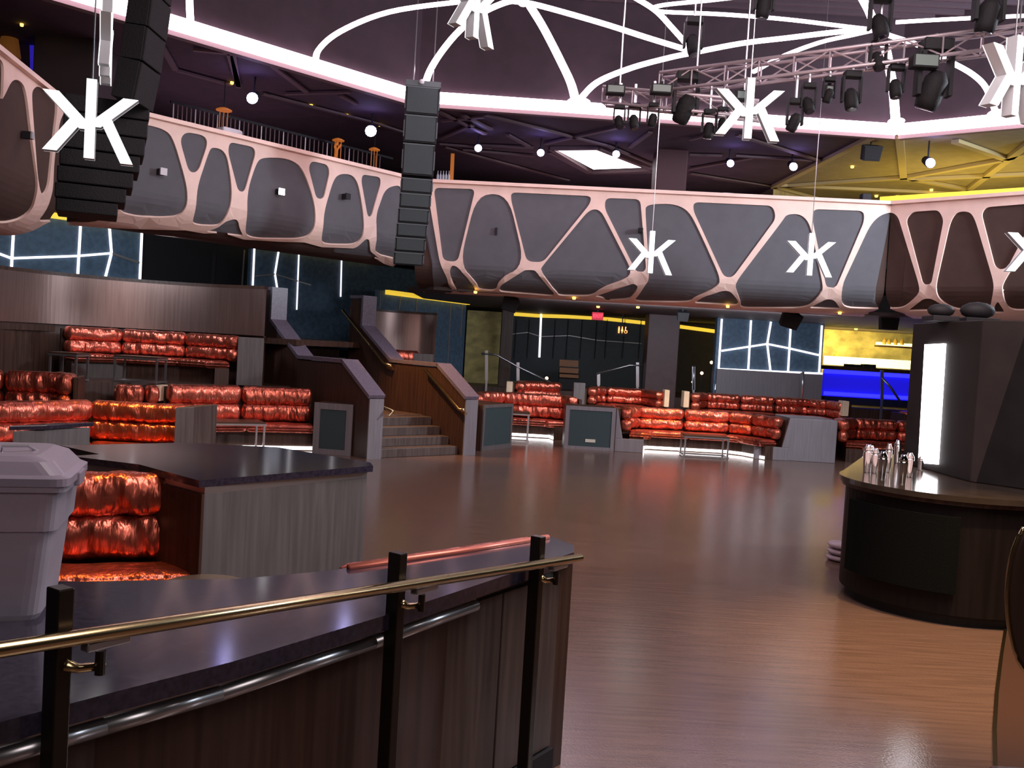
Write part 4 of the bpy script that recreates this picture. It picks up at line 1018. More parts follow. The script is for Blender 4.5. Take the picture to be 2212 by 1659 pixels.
# ================================================================ BLUE BAR at the back
yquad(1778, 700, 2100, 830, 31.6, GOLDW, 'gold_bar_wall', label='gold textured wall behind the back bar at the right', cat='wall panel')
r = thing('back_bar', 'distant bar with deep blue backlit front under a gold lit wall', 'bar', (11, 29.5, 1.0))
yquad(1780, 808, 2080, 864, 29.0, BLUEBAR, 'bar_front', r, .1)
yquad(1780, 862, 2080, 880, 29.05, DARK, 'kickboard', r, .1)
yquad(1780, 806, 2080, 815, 28.95, BLUEBRIGHT, 'light_strip', r, .05)
yquad(1780, 854, 2080, 862, 28.95, BLUEBRIGHT, 'light_strip', r, .05)
yquad(1780, 798, 2080, 806, 28.8, WOODD, 'counter', r, .8)
yquad(1780, 777, 2080, 796, 30.8, BARGLOW, 'back_glow', r, .05)
yquad(1898, 744, 2080, 750, 30.9, BARGLOW, 'shelf', r, .25)
yquad(1896, 751, 2080, 754, 30.85, WOODD, 'shelf_board', r, .3)
for k, (x0, x1) in enumerate(((1830, 1864), (1867, 1893))):
    yquad(x0, 787, x1, 801, 28.9, DARK, 'bar_equipment', None, .3, label=('dark square machine on the blue bar counter, the left one', 'dark machine on the blue bar counter, the right one')[k], cat='machine')
bl = [(1806, 764, 776), (1910, 733, 744), (1920, 735, 744), (1934, 733, 745), (1948, 735, 745)]
for k, (x, y0, y1) in enumerate(bl):
    b, tt = gy(x, y1, 30.9), gy(x, y0 - 4, 30.9); h = tt.z - b.z
    G().lathe((b.x, b.y, b.z), [(.06, 0), (.065, .02), (.065, h * .6), (.02, h * .78), (.02, h)], 12).obj('bottle', mat('amber_glass', (.7, .45, .1), .1, spec=.8) if k == 0 else bpy.data.materials['amber_glass'], label=['bottle at the left end of the glowing back bar', 'first bottle on the glowing shelf from the left', 'second bottle on the glowing shelf from the left', 'third bottle on the glowing shelf from the left', 'last bottle on the glowing shelf, next to the column'][k], cat='bottle', group='bottles on the back bar', smooth=True)
# ================================================================ HANGING THINGS
def module(c, wd, ht, dp, yaw, tilt, root, sub=True, m=DARK):
    R_ = Matrix.Rotation(yaw, 3, 'Z') @ Matrix.Rotation(tilt, 3, 'X'); c = Vector(c)
    def T(x, y, z): return c + R_ @ Vector((x, y, z))
    def bx(x0, x1, y0, y1, z0, z1):
        return G().hexa([T(x0, y0, z0), T(x1, y0, z0), T(x1, y1, z0), T(x0, y1, z0), T(x0, y0, z1), T(x1, y0, z1), T(x1, y1, z1), T(x0, y1, z1)])
    b = bx(-wd / 2, wd / 2, -dp / 2 + .03, dp / 2, -ht / 2, ht / 2).obj('speaker_module', m, root, bevel=.008)
    bx(-wd / 2 + .03, wd / 2 - .03, -dp / 2 + .005, -dp / 2 + .03, -ht / 2 + .03, ht / 2 - .02).obj('grille', ARRG, b if 0 else root)
    bx(-wd / 2, wd / 2, -dp / 2, -dp / 2 + .03, ht / 2 - .022, ht / 2).obj('grille_rail', ARRF, root)
    for sx_ in (-1, 1):
        bx(sx_ * wd / 2 - .01, sx_ * wd / 2 + .012, -dp / 2 + .03, -dp / 2 + .08, -ht * .3, ht * .3).obj('side_plate', ARRF, root)
ARRG = mat('array_grille', (.055, .07, .075), .65, bump=.3, bscale=150)
ARRF = mat('array_frame', (.11, .13, .14), .5)
ARRD = mat('array_dark', (.008, .006, .008), .75, bump=.3, bscale=60)
YA = 17.8
t = thing('line_array', 'tall hanging stack of grey speaker modules before the balcony corner', 'speaker', tuple(gy(915, 190, YA)))
ys = [193, 250, 308, 386]
def arr(px, py0, py1, wp, tilt):
    a, b = gy(px[0], py0, YA), gy(px[1], py1, YA); c = (a + b) / 2
    module(c, wp * YA / F, (a - b).length * .995, .6, math.atan2(b.x - a.x, 1) * 0 + .12, tilt, t)
arr((913, 910), 196, 255, 71, 0); arr((909, 906), 257, 315, 69, 0); arr((905, 901), 317, 384, 67, .02)
ly = [390, 421, 452, 483, 512, 542, 570]
for k in range(6): arr((901 - k * 3.4, 898 - k * 3.4), ly[k], ly[k + 1], 66 - k * .6, .03 + .03 * k)
a = gy(914, 188, YA); G().box((a.x, a.y, a.z), (.64, .5, .1), .12).obj('bumper_frame', ARRF, t)
for dx in (-.18, .18): G().cyl((a.x + dx, a.y, a.z), (a.x + dx, a.y, 9.6), .012, 6).obj('hanging_cable', STEEL, t)
G().ball((a.x, a.y - .28, a.z + .02), .05, 8).obj('motor_light', PAPER, t)
# left big array: slim upper column and wide lower column
t = thing('line_array', 'big black hanging speaker stack at the left, curved at its foot', 'speaker', tuple(gy(300, 0, 10.0)))
YA = 10.0
seq = [((345, 340), -70, -5), ((340, 330), -3, 70), ((328, 318), 72, 142), ((317, 300), 144, 225)]
for px, y0, y1 in seq:
    a, b = gy(px[0] - 14, y0, YA), gy(px[1] - 14, y1, YA); c = (a + b) / 2
    R_t = math.atan2(a.x - b.x, a.z - b.z)
    g = G().bar(a, b, .25, .5, (0, -1, 0)); g.obj('speaker_module', ARRD, t, bevel=.01)
    G().bar(a + Vector((0, -.27, 0)), b + Vector((0, -.27, 0)), .21, .02, (0, -1, 0)).obj('grille', ARRD, t)
low = [((232, 232), 228, 262, 168), ((230, 228), 264, 300, 166), ((226, 222), 302, 338, 164), ((219, 214), 340, 374, 158), ((210, 204), 376, 408, 150), ((200, 194), 410, 440, 140), ((192, 186), 442, 468, 122)]
for k, (px, y0, y1, wp) in enumerate(low):
    a, b = gy(px[0], y0, YA + .3), gy(px[1], y1, YA + .3); c = (a + b) / 2
    wd = wp * YA / F; ht = (a - b).length * .99
    R_ = Matrix.Rotation(.41, 3, 'Z')
    def T(x, y, z): return c + R_ @ Vector((x, y, z))
    G().hexa([T(-wd/2, -.35, -ht/2), T(wd/2, -.35, -ht/2), T(wd/2, .3, -ht/2), T(-wd/2, .3, -ht/2), T(-wd/2, -.35, ht/2), T(wd/2, -.35, ht/2), T(wd/2, .3, ht/2), T(-wd/2, .3, ht/2)]).obj('speaker_module', ARRD, t, bevel=.012)
for dx in (-.1, .12):
    a = gy(331, -60, YA); G().cyl((a.x + dx, a.y, a.z), (a.x + dx, a.y, 9.6), .012, 6).obj('hanging_cable', STEEL, t)
# ---- double K letter signs
def ksign(px, py, wp, Y, yaw, lab, tilt=0, cable=True, stem_up=.52, sc=1, lit=True, cname='letter sign'):
    c = gy(px, py, Y); W = wp * Y / F * sc
    R_ = Matrix.Rotation(yaw, 3, 'Z') @ Matrix.Rotation(tilt, 3, 'Y')
    def T(x, y, z): return c + R_ @ Vector((x * W, y * W, z * W))
    t = thing('letter_sign', lab, cname, tuple(c), 'hanging double letter signs')
    st = [((0, -.42), (0, stem_up), 'stem', .115), ((-.44, .33), (-.03, -.08), 'arm', .125), ((-.43, -.37), (-.15, .02), 'arm', .125), ((.44, .34), (.03, -.04), 'arm', .115), ((.42, -.44), (.16, .08), 'arm', .125)]
    dep = .13
    for (x0, z0), (x1, z1), nm, th in st:
        a, b = Vector((x0, z0)), Vector((x1, z1)); d_ = (b - a).normalized()
        if nm == 'stem': o = V2(th / 2, 0); q = [a - o, a + o, b + o, b - o]
        else:    # ends cut level
            o = V2(th / 2 / max(.5, abs(d_.y)), 0); q = [a - o, a + o, b + o, b - o]
        def pr(y0, y1, m, name, par):
            g = G(); g.v = [T(p[0], y0, p[1]) for p in q] + [T(p[0], y1, p[1]) for p in q]
            g.f = [(0, 1, 2, 3), (7, 6, 5, 4), (0, 4, 5, 1), (1, 5, 6, 2), (2, 6, 7, 3), (3, 7, 4, 0)]; return g.obj(name, m, par)
        s_ = pr(-dep / 2, dep / 2, KBODY, nm, t)
        pr(-dep / 2 - .012, -dep / 2, KFACE, 'lit_face', s_)
        pr(dep / 2, dep / 2 + .012, KFACE, 'lit_face', s_)
    if cable:
        tp_ = T(0, 0, stem_up); G().cyl(tp_, (tp_.x, tp_.y, 9.6), .008, 6).obj('hanging_cable', STEEL, t)
ksign(196, 268, 178, 9.2, .34, 'large double K sign hanging before the big black speaker stack at the left')
ksign(1617, 243, 136, 12.6, -.03, 'double K sign hanging in front of the lighting truss near its middle')
ksign(1406, 550, 96, 18.9, 0, 'double K sign hanging before the balcony on the lattice strut')
ksign(1750, 555, 96, 18.9, -.12, 'double K sign hanging before the balcony near its right corner')
ksign(2236, 545, 118, 16.0, -.1, 'double K sign cut off by the right edge, before the right balcony')
ksign(2186, 175, 178, 10.0, .55, 'double K sign at the upper right overlapping the truss end')
ksign(1022, 18, 150, 10.4, 1.05, 'double K sign seen from the side at the top of the photo')
ksign(229, 100, 150, 8.9, 1.95, 'double K sign turned edge on above the big left sign', stem_up=.85)
# ---- truss
def truss(c1p, c2p, Y1, Y2, lab, n, sz=.3):
    A_, B_ = gy(*c1p, Y1), gy(*c2p, Y2)
    t = thing('lighting_truss', lab, 'truss', tuple(A_)); d_ = (B_ - A_).normalized(); s_ = d_.cross(Vector((0, 0, 1))).normalized() * sz / 2; u_ = Vector((0, 0, sz / 2))
    cor = [s_ + u_, -s_ + u_, -s_ - u_, s_ - u_]
    for o in cor: G().cyl(A_ + o, B_ + o, .024, 8).obj('chord', TRUSS, t, smooth=True)
    for i in range(n):
        p, q = A_.lerp(B_, i / n), A_.lerp(B_, (i + 1) / n)
        for j in range(4):
            o1, o2 = cor[j], cor[(j + 1) % 4]
            if i % 2: o1, o2 = o2, o1
            G().cyl(p + o1, q + o2, .011, 5).obj('brace', TRUSS, t)
            G().cyl(p + cor[j], p + cor[(j + 1) % 4], .011, 5).obj('strut', TRUSS, t)
    for f in (.1, .9):
        p = A_.lerp(B_, f); G().cyl(p + u_, (p.x, p.y, 9.6), .012, 6).obj('hanging_cable', STEEL, t)
    return A_, B_
TA, TB = truss((1428, 182), (2300, 70), 13.4, 11.6, 'long pink-lit aluminium lighting truss across the upper right', 11, .25)
truss((1306, 208), (1640, 240), 13.8, 13.0, 'short aluminium truss section below the left end of the long truss', 5, .22)
# ---- moving head lights and flood lights under the trusses
def mhead(px, py, Y, s, lab, tilt=0.3, cname='stage light', base=True):
    if 1420 < px < 2100 and py > 180:
        for _ in range(3):
            f_ = (gy(px, py, Y).x - TA.x) / (TB.x - TA.x); Y = TA.y + (TB.y - TA.y) * f_
        ztop_ = TA.z + (TB.z - TA.z) * f_ - .12
    elif py > 180: ztop_ = 6.05
    else: ztop_ = 9.65
    c = gy(px, py, Y); t = thing('moving_head_light', lab, cname, tuple(c), 'black stage lights under the truss')
    if base:
        G().box((c.x, c.y, c.z + s * 1.0), (s * .7, s * .5, s * .28)).obj('base', DARK, t, bevel=.01)
        for sx_ in (-1, 1): G().box((c.x + sx_ * s * .38, c.y, c.z + s * .35), (s * .1, s * .3, s * 1.1)).obj('yoke_arm', DARK, t, bevel=.005)
    R_ = Matrix.Rotation(tilt, 3, 'X') @ Matrix.Rotation(tilt * .6, 3, 'Y')
    G().tube([c + R_ @ Vector((0, 0, s * .4)), c + R_ @ Vector((0, 0, s * .2)), c + R_ @ Vector((0, 0, -s * .3)), c + R_ @ Vector((0, 0, -s * .5))], [s * .16, s * .29, s * .3, s * .26], 12).obj('head', ARRD, t, smooth=True)
    e = c + R_ @ Vector((0, 0, -s * .51)); G().cyl(e, e + R_ @ Vector((0, 0, -s * .02)), s * .22, 12).obj('lens', GLS, t)
    G().cyl((c.x, c.y, c.z + s * 1.1), (c.x, c.y, max(ztop_, c.z + s * 1.3)), .02, 6).obj('clamp', STEEL, t)
GLS = mat('dark_lens', (.03, .03, .05), .08, spec=1)
ML = [(1337, 262, 13.6, .2, 'far left'), (1369, 262, 13.6, .22, 'second from left'), (1410, 258, 13.4, .2, 'third from left'), (1480, 232, 13.0, .42, 'large one left of the middle K sign'),
      (1531, 280, 13.2, .24, 'low one beside the maroon column'), (1560, 268, 13.2, .2, 'small one at the left foot of the middle K sign'), (1716, 262, 12.8, .26, 'right of the middle K sign'), (1745, 225, 12.6, .24, 'angled one right of the middle K sign'),
      (1790, 205, 12.6, .2, 'thin one under the middle of the long truss'), (1838, 212, 12.5, .3, 'double headed one under the truss middle'), (1900, 55, 12.2, .34, 'on the ceiling joint of the light web'), (1896, 130, 12.3, .26, 'hanging below the ceiling joint'),
      (1934, 190, 12.3, .26, 'before the right descending light tube'), (2015, 190, 12.2, .52, 'largest round one under the truss right half'), (1497, 95, 14.2, .34, 'on the web joint above the truss left end'), (1650, 12, 12.0, .3, 'dark one at the top edge above the middle K sign'), (2135, 30, 11.4, .42, 'dark one at the top edge upper right')]
for px, py, Y, s, w_ in ML: mhead(px, py, Y, s, 'black moving stage light, ' + w_, tilt=random.uniform(-.4, .5))
def flood(px, py, Y, wd, ht, lab, yaw=0, m=ARRG):
    c = gy(px, py, Y); t = thing('flood_light', lab, 'flood light', tuple(c), 'rectangular flood lights on the truss')
    G().box(c, (wd, .16, ht), yaw).obj('housing', DARK, t, bevel=.012)
    d_ = Vector((math.sin(yaw), -math.cos(yaw), 0)) * .085
    G().box(c + d_, (wd - .05, .012, ht - .04), yaw).obj('glass_face', m, t)
    G().box(c + Vector((0, 0, ht * .6)), (.05, .05, ht * .5)).obj('bracket', DARK, t)
GREYF = mat('grey_green_lens_face', (.16, .20, .19), .4)
flood(1329, 195, 13.5, .27, .13, 'grey faced flood light at the left end of the lower truss', 0, GREYF)
flood(1428, 194, 13.2, .29, .13, 'grey faced flood light second along the lower truss', 0, GREYF)
flood(1996, 134, 12.0, .33, .17, 'grey faced flood light hung on the right half of the long truss', 0, GREYF)
flood(1601, 208, 12.9, .18, .13, 'small pale flood light behind the middle K sign', 0, GREYF)
flood(1790, 196, 12.7, .14, .11, 'small blue grey flood light under the truss right of the middle K sign', 0, GREYF)
# ---- blue white spotlights
for k, (px, py, Y, pw) in enumerate([(545, 212, 19.0, 14), (801, 283, 21.5, 14), (1033, 320, 23, 9), (1168, 330, 23, 9), (1331, 333, 23, 9), (1578, 353, 23, 9), (1714, 360, 23, 10), (2010, 352, 21.0, 12)]):
    c = gy(px, py, Y); r = pw * Y / F * .88
    pos = ['above the left balcony near the exit sign', 'above the left balcony beside the grey speaker stack', 'right of the grey speaker stack', 'second right of the grey speaker stack', 'in front of the white ceiling panel', 'right of the maroon column', 'at the edge of the yellow ceiling', 'hanging from the yellow ceiling'][k]
    t = thing('spotlight', 'glowing blue white spotlight ' + pos, 'spotlight', tuple(c), 'blue white spotlights round the upper level')
    back = Vector((0, .28, .12))
    G().cyl(c + Vector((0, .03, .01)), c + back, r * 1.05, 12, r * .8).obj('housing', DARK, t, smooth=True)
    G().ball(c, r, 12, (1, .35, 1)).obj('lens', BLUEL, t, smooth=True)
    G().cyl(c + back * .5, (c.x, c.y + .14, ZS), .02, 6).obj('hanger', DARK, t)
    point('spot_glow', c + Vector((0, -.25, .1)), 3.2, (.25, .18, 1.0), .1)
# ---- under balcony hanging speakers
for k, (px, py, wd, nm) in enumerate([(1102, 656, .40, 'black speaker hanging under the balcony left of the exit sign'), (1474, 682, .30, 'blue grey speaker mounted beside the tall brown column'), (1706, 690, .48, 'black speaker hanging before the slate blue panel'), (1918, 697, .44, 'black boxy speaker hanging before the gold bar'), (1880, 330, .44, 'black speaker box hanging from the yellow upper ceiling')]):
    Y = 22.3 if k != 4 else 21.5
    if k == 1: Y = 24
    c = gy(px, py, Y); t = thing('hanging_speaker', nm, 'speaker', tuple(c))
    R_ = Matrix.Rotation(.3 if k != 3 else 0, 3, 'X') @ Matrix.Rotation(.25 if k in (0, 2) else 0, 3, 'Y')
    def T(x, y, z): return c + R_ @ Vector((x, y, z))
    w_, h_ = wd / 2, wd * .38
    G().hexa([T(-w_ * .85, -.15, -h_), T(w_ * .85, -.15, -h_), T(w_ * .7, .15, -h_), T(-w_ * .7, .15, -h_), T(-w_, -.15, h_), T(w_, -.15, h_), T(w_ * .8, .15, h_), T(-w_ * .8, .15, h_)]).obj('cabinet', DARK, t, bevel=.012)
    G().hexa([T(-w_ * .75, -.165, -h_ * .85), T(w_ * .75, -.165, -h_ * .85), T(w_ * .75, -.15, -h_ * .85), T(-w_ * .75, -.15, -h_ * .85), T(-w_ * .88, -.165, h_ * .85), T(w_ * .88, -.165, h_ * .85), T(w_ * .88, -.15, h_ * .85), T(-w_ * .88, -.15, h_ * .85)]).obj('grille', ARRD, t)
    G().cyl(c + Vector((0, 0, h_ * .8)), (c.x, c.y, (3.43 if k != 4 else ZS)), .02, 6).obj('bracket', DARK, t)
# ---- small cube lights on the left balcony panels
for px, py, m, nm in ((343, 372, PAPER, 'small pale cube light on the first left balcony panel'), (598, 415, WHITEL, 'small glowing white cube light on the large left balcony panel'), (741, 425, DARK, 'small black cube light on the left balcony panel by the speaker stack')):
    q = faL.sv(px, py); p = faL.pt(q.x, q.y, .02); p2 = faL.pt(q.x, q.y, .14); nv = (p2 - p).normalized()
    t = thing('cube_light', nm, 'wall light', tuple(p))
    G().bar(p, p2, .10, .10, (0, 0, 1)).obj('housing', DARK, t); G().bar(p2, p2 + nv * .03, .12, .12, (0, 0, 1)).obj('face', m, t)
q = faW.sv(46, 291); p = faW.pt(q.x, q.y, .02); p2 = faW.pt(q.x, q.y, .14)
t = thing('cube_light', 'small grey cube light on the dark balcony at the left edge', 'wall light', tuple(p)); G().bar(p, p2, .1, .1).obj('housing', DARK, t); G().bar(p2, p2 + (p2 - p) * .2, .1, .1).obj('face', KBODY, t)
q = faC.sv(1383, 499); p = faC.pt(q.x, q.y, .03); p2 = faC.pt(q.x, q.y, .15)
t = thing('cube_light', 'small black fixture on the front balcony beside the K sign', 'wall light', tuple(p)); G().bar(p, p2, .1, .1).obj('housing', DARK, t); G().bar(p2, p2 + (p2 - p) * .2, .07, .07).obj('face', ARRD, t)
q = faC.sv(1072, 500); p = faC.pt(q.x, q.y, .02); p2 = faC.pt(q.x, q.y, .05)
G().bar(p, p2, .05, .16).obj('wall_plate', DARK, label='tiny dark plate on the front balcony arch panel', cat='wall plate')
# ---- signs
def letters(word, c, h, yaw, m, par, ext=.01, name='lettering', font=None):
    cu = bpy.data.curves.new(name, 'FONT'); cu.body = word; cu.size = h; cu.extrude = ext; cu.align_x = 'CENTER'; cu.align_y = 'CENTER'
    tmp = bpy.data.objects.new('tmp', cu); COL.objects.link(tmp); bpy.context.view_layer.update()
    me = bpy.data.meshes.new_from_object(tmp.evaluated_get(bpy.context.evaluated_depsgraph_get())); bpy.data.objects.remove(tmp)
    R_ = Matrix.Rotation(yaw, 3, 'Z') @ Matrix.Rotation(math.pi / 2, 3, 'X'); org = wloc(par)
    for v in me.vertices: v.co = Vector(c) + R_ @ v.co - org
    me.materials.clear(); me.materials.append(m); o = bpy.data.objects.new(name, me); COL.objects.link(o); o.parent = par; return o
def exitsign(px, py, Y, W, yaw, lab, top):
    c = gy(px, py, Y); t = thing('exit_sign', lab, 'exit sign', tuple(c)); H = W * .68
    G().box(c, (W, .06, H), yaw).obj('housing', REDD, t, bevel=.005)
    n_ = Vector((math.sin(yaw), -math.cos(yaw), 0)); letters('EXIT', c + n_ * .035, H * .62, yaw, REDS, t)
    G().box((c.x, c.y, (c.z + top) / 2 + H / 4), (.03, .03, top - c.z - H / 2)).obj('hanger', DARK, t)
exitsign(355, 149, 19.5, .30, .4, 'red EXIT sign glowing above the left balcony beside the speaker stack', ZS)
exitsign(1291, 683, 27.0, .32, 0, 'red EXIT sign hanging under the balcony above the centre couches', 3.42)
c = gy(1344, 713, 29.0)
t = thing('restroom_sign', 'orange glowing restroom sign with three figures on the dark rear wall', 'sign', tuple(c))
G().box(c + Vector((0, .05, 0)), (.36, .03, .30)).obj('backplate', DARK, t); G().box((c.x, c.y + .05, (c.z + 3.42) / 2 + .1), (.03, .02, 3.42 - c.z - .2)).obj('hanger', DARK, t)
for dx, kind in ((-.16, 'man'), (0, 'woman'), (.17, 'chair')):
    b = Vector((0, 0, 0)); g = G().ball(b + Vector((0, 0, .135)), .03, 8)
    if kind == 'man': g.box(b + Vector((0, 0, .04)), (.07, .02, .13)); g.box(b + Vector((-.018, 0, -.08)), (.026, .02, .14)); g.box(b + Vector((.018, 0, -.08)), (.026, .02, .14))
    elif kind == 'woman': g.slab([b + Vector((-.02, -.01, .1)), b + Vector((.02, -.01, .1)), b + Vector((.055, -.01, -.05)), b + Vector((-.055, -.01, -.05))], (0, .02, 0)); g.box(b + Vector((0, 0, -.09)), (.04, .02, .1))
    else:
        g.box(b + Vector((-.01, 0, .04)), (.035, .02, .13)); g.box(b + Vector((.03, 0, -.02)), (.08, .02, .03)); g.box(b + Vector((.07, 0, -.07)), (.025, .02, .1))
        g.tube([b + Vector((.01 + .065 * math.cos(a_), 0, -.07 + .065 * math.sin(a_))) for a_ in [math.radians(120 + 25 * i_) for i_ in range(11)]], .012, 6)
    g.v = [c + Vector((dx * .62, 0, 0)) + v * .66 for v in g.v]
    g.obj('figure', WCS, t)
# ---- amber pin lights
AP = [(272, 482, 3.9), (475, 509, 3.9), (760, 552, 3.9), (47, 55, None), (501, 180, None), (672, 229, None), (749, 250, None), (821, 271, None), (962, 60, 0), (1027, 632, 1), (1240, 645, 1), (1378, 664, 1), (1292, 663, 1), (1455, 684, 1), (1572, 663, 1), (1814, 677, 1), (1841, 361, None), (1849, 711, 1), (2012, 411, None), (1939, 425, None), (1893, 424, None), (2092, 412, None), (1298, 112, 0), (1689, 142, 0), (2025, 36, 0)]
AL = ['under the left balcony near its left end', 'under the left balcony beside the dark doorway', 'under the left balcony near the grey speaker stack', 'in the top left corner', 'left of the first blue white spotlight', 'right of the first blue white spotlight, upper', 'between the two left blue white spotlights', 'just right of the second blue white spotlight', 'on the raised ceiling left of the side-on K sign', 'under the front balcony at its left end', 'under the front balcony left of the exit sign', 'under the front balcony above the restroom sign', 'just above the lower exit sign', 'beside the tall brown column top', 'under the front balcony above the slate blue panel', 'under the front balcony near its right corner', 'beside the hanging black speaker on the yellow ceiling', 'above the gold bar wall', 'on the yellow ceiling near the cove, middle', 'on the yellow ceiling near the cove, left of the middle one', 'on the yellow ceiling, lowest left one', 'on the yellow ceiling near the cove, right one', 'inside the light web triangle', 'above the long truss left half', 'top right on the raised ceiling']
for ki, (px, py, k) in enumerate(AP):
    z = ZS - .03 if k is None else (9.62 if k == 0 else (3.40 if k == 1 else 4.0))
    if k == 3.9: z = 4.47
    p = gz(px, py, z)
    if p.y > 34: p = gz(px, py, min(z, 6.3))
    s = 3.6 * p.y / F
    G().lathe((p.x, p.y, p.z - s * .5), [(s * .8, 0), (s, s * .4), (s, s * .5 + .03)], 8).obj('pin_light', AMBER, label='tiny amber pin light ' + AL[ki], cat='pin light', group='amber pin lights in the ceilings')
# ---- upper level clutter behind the rails
rods = thing('rod_screen', 'dark screen of thin vertical metal rods on the left upper level', 'screen', (-4.4, 20.5, 4.7))
for i in range(48):
    px = 372 + i * 9.6; q = faL.P0 - faL.n * 2.6
    p = gpl(px, 300, q, faL.u)
    G().cyl((p.x, p.y, 4.7), (p.x, p.y, 6.75), .014, 5).obj('rod', BEAM if i % 5 else TRUSS, rods)
a = gpl(365, 300, faL.P0 - faL.n * 2.6, faL.u); b = gpl(850, 300, faL.P0 - faL.n * 2.6, faL.u)
for z in (4.75, 6.75): G().bar((a.x, a.y, z), (b.x, b.y, z), .05, .05).obj('rod_rail', DARK, rods)
for i in range(14):
    p = gy(1040 + i * 9, 380, 27.5)
    G().cyl((p.x, p.y, 4.65), (p.x, p.y, 6.6), .014, 5).obj('rod', BEAM, rods)
def lamp(px, py, Y, r, lab, drop=True):
    c = gy(px, py, Y); t = thing('pendant_lamp', lab, 'lamp', tuple(c), 'orange pendant lamps on the upper level')
    G().lathe((c.x, c.y, c.z - .05), [(r, 0), (r, .02), (r * .6, .05), (.02, .07)], 16).obj('shade', ORANGE, t)
    G().cyl((c.x, c.y, c.z + .05), (c.x, c.y, ZS), .01, 6).obj('cord', DARK, t)
    for k in range(3): G().cyl((c.x + (k - 1) * r * .5, c.y, c.z - .05), (c.x + (k - 1) * r * .5, c.y, c.z - .5), .008, 5).obj('tassel', ORANGE, t)
lamp(484, 234, 19.5, .16, 'orange pendant lamp behind the left balcony rail near the exit sign'); lamp(731, 300, 22, .14, 'orange pendant lamp above the left balcony middle'); lamp(809, 320, 22.5, .13, 'orange pendant lamp nearest the grey speaker stack')
t = thing('orange_sculpture', 'small orange lit branching ornament on the left balcony level', 'ornament', tuple(gy(728, 340, 22)))
def pk(a, b): return gy(a, b, 22)
G().tube(crom([pk(723, 345), pk(727, 328), pk(724, 316), pk(730, 308)], 4), .03, 6).obj('stem', ORANGE, t); G().tube([pk(727, 325), pk(737, 312)], .025, 6).obj('branch', ORANGE, t)
a = gy(977, 395, 24.5); b = gy(978, 332, 24.5)
G().bar((a.x, a.y, 4.65), b, .09, .05, (0, 1, 0)).obj('lit_post', ORANGE, label='upright orange lit post right of the grey speaker stack', cat='post')
for k in range(5):
    b = gy(945 + k * 6, 390, 24.0); G().lathe((b.x, b.y, b.z), [(.025, 0), (.03, .02), (.03, .12), (.01, .18), (.01, .24)], 8).obj('bottle', PAPER, label='pale glowing bottle behind the balcony rail, ' + ['leftmost, next to the grey speaker stack', 'second from the grey speaker stack', 'middle one of five', 'second from the orange post', 'rightmost, next to the orange post'][k], cat='bottle', group='pale bottles behind the balcony')
# clutter on the rails
for (px, py, w_, nm) in ((1478, 419, 46, 'white folded cloth pile on the front balcony behind the maroon column foot'), (1530, 421, 40, 'white cloth heap in the middle of the front balcony rail'), (1578, 424, 46, 'white cloth heap sloping down at the right of the front balcony rail')):
    c = gy(px, py, 21.6); wd = w_ * 21.6 / F
    cushion([V2(c.x - wd / 2, c.y - .2), V2(c.x + wd / 2, c.y - .2), V2(c.x + wd / 2, c.y + .3), V2(c.x - wd / 2, c.y + .3)], c.z - .12, c.z + .02 + .03, px, 6).obj('folded_cloth', WHITEC, label=nm, cat='cloth', group='white cloths on the balcony', smooth=True) if 0 else None
WHITEC = mat('bright_white_linen', (.9, .9, .92), .8, emit=0)
for (px, py, w_, nm) in ((1478, 420, 46, 'white folded cloth pile on the front balcony at the maroon column foot'), (1527, 422, 42, 'white cloth heap in the middle of the front balcony rail'), (1577, 424, 44, 'white cloth heap at the right of the front balcony rail')):
    c = gy(px, py, 21.3); wd = w_ * 21.3 / F
    G().box((c.x, c.y, (4.65 + c.z) / 2 - .03), (wd, .5, c.z - 4.65 - .06)).obj('side_table', DARK, label='dark stand under the ' + nm.split(' on the')[0].split(' in the')[0].split(' at the')[0] + ('', ' left', ' right')[0] + (' nearest the maroon column', ' in the middle', ' farthest right')[(px > 1500) + (px > 1550)], cat='stand')
    cushion([V2(c.x - wd / 2, c.y - .2), V2(c.x + wd / 2, c.y - .2), V2(c.x + wd / 2, c.y + .3), V2(c.x - wd / 2, c.y + .3)], c.z - .06, c.z + .05, px, 6).obj('folded_cloth', WHITEC, label=nm, cat='cloth', smooth=True)
for (px, py, w_, nm) in ((505, 279, 50, 'pale draped chair back behind the left balcony rail'), (592, 312, 26, 'pale curved chair top behind the left balcony rail'), (668, 330, 34, 'pale flat tray behind the left balcony rail')):
    c = gpl(px, py, faL.P0 - faL.n * .7, faL.u); wd = w_ * c.y / F
    G().prism([V2(c) - faL.u * wd / 2, V2(c) + faL.u * wd / 2, V2(c) + faL.u * wd / 2 - faL.n * .4, V2(c) - faL.u * wd / 2 - faL.n * .4], 4.75, c.z + .02).obj('draped_chair', PAPER, label=nm, cat='chair', bevel=.05)
c = gy(1869, 432, 20.9); t = thing('projector', 'dark upright device with a white label on the balcony near its right corner', 'device', tuple(c))
G().box((c.x, c.y, c.z), (.2, .2, .26)).obj('body', DARK, t, bevel=.02); G().box((c.x, c.y, (5.7 + c.z) / 2 - .1), (.08, .08, max(.05, c.z - 5.7))).obj('stand', DARK, t)
G().bar(gy(1848, 434, 20.8), gy(1862, 442, 20.8), .05, .05).obj('label', PAPER, t)
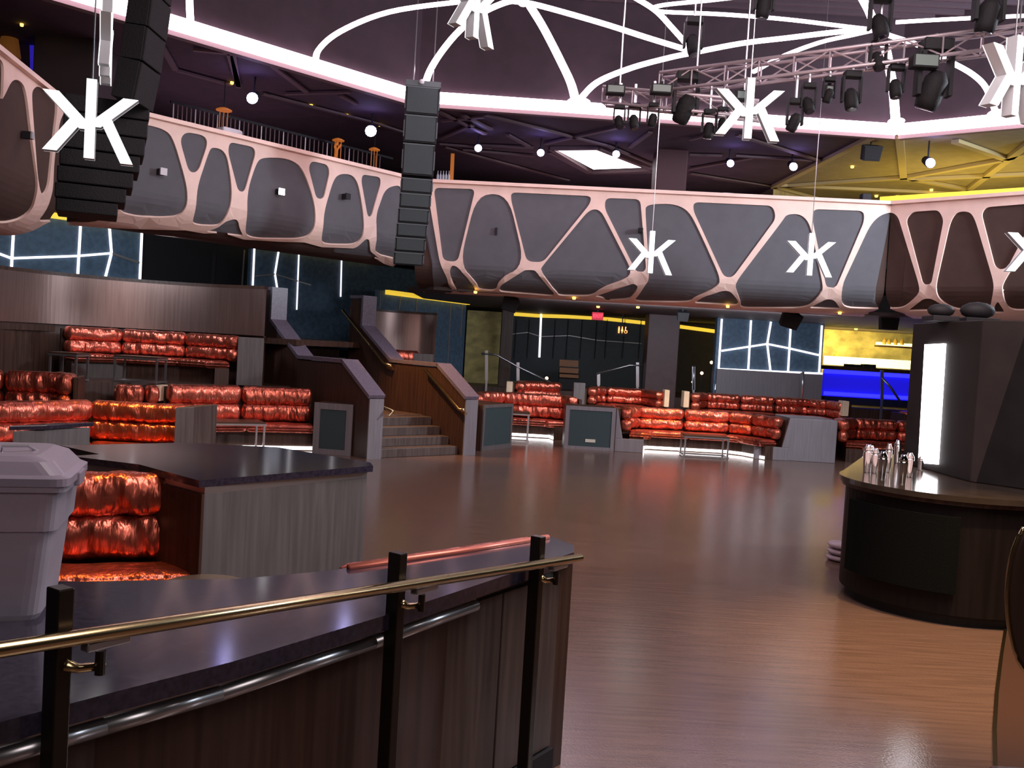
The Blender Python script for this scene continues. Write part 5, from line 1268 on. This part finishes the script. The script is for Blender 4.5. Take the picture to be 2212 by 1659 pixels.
# small candles on the far steps
for k, (px, py) in enumerate(((1181, 817), (1497, 825), (1516, 806), (1537, 783))):
    c = gy(px, py, 27.9); G().lathe((c.x, c.y, c.z - .05), [(.03, 0), (.04, .03), (.03, .09), (.01, .12)], 8).obj('step_light', ORANGEB, label=('tiny step light by the left far handrail', 'lowest of the three step lights right of the brown column', 'middle of the three step lights right of the brown column', 'topmost of the three step lights right of the brown column')[k], cat='step light') if 0 else None
SL = mat('warm_step_light', (1, .6, .3), .5, emit=6, ecol=(1, .55, .3))
for k, (px, py, nm) in enumerate(((1181, 817, 'tiny warm step light by the left far handrail'), (1497, 825, 'lowest of three warm step lights right of the brown column'), (1516, 806, 'middle of three warm step lights right of the brown column'), (1537, 783, 'topmost of three warm step lights right of the brown column'))):
    c = gy(px, py, 28.6)
    t = thing('step_light', nm, 'step light', tuple(c)); G().ball(c, .05, 8).obj('bulb', SL, t); G().bar((c.x, c.y + .03, c.z), (c.x, c.y + .03, 1.0), .03, .03, (0, 1, 0)).obj('stake', DARK, t)
a = gy(1210, 810, 29.5)
t = thing('amber_shelf', 'dim amber lit wood niche beyond the far steps', 'niche', (a.x, 29.5, 1.0))
G().box((a.x + .3, 29.75, 1.3), (.66, .2, .62)).obj('base', DARK, t)
for k, (y0, y1) in enumerate(((778, 792), (795, 806), (809, 816))): yquad(1209, y0, 1250, y1, 29.5, mat('amber_wood_%d' % k, (.12, .05, .02), .5, emit=.03, ecol=(1, .3, .02)), 'shelf', t, .3)
# upper-left corner: blue wash strip, amber lamp
c = gy(20, 105, 17.5); t = thing('table_lamp', 'dim orange shaded lamp at the upper left corner', 'lamp', tuple(c)); G().lathe((c.x, c.y, c.z - .15), [(.2, 0), (.14, .36)], 14).obj('shade', mat('dim_amber_shade', (.35, .14, .04), .6, emit=.06, ecol=(1, .35, .06)), t); G().cyl((c.x, c.y, 4.75), (c.x, c.y, c.z - .1), .03, 8).obj('stem', DARK, t)
a = gy(72, 0, 17.9); b = gy(72, 180, 17.9); G().bar(gy(73, 10, 17.9), gy(76, 150, 17.9), .14, .1, (0, 1, 0)).obj('blue_light_tube', mat('deep_blue_glow', (.05, .04, .5), .4, emit=.35, ecol=(.05, .03, .8)), label='deep blue glowing upright strip beside the dark column at upper left', cat='light strip')
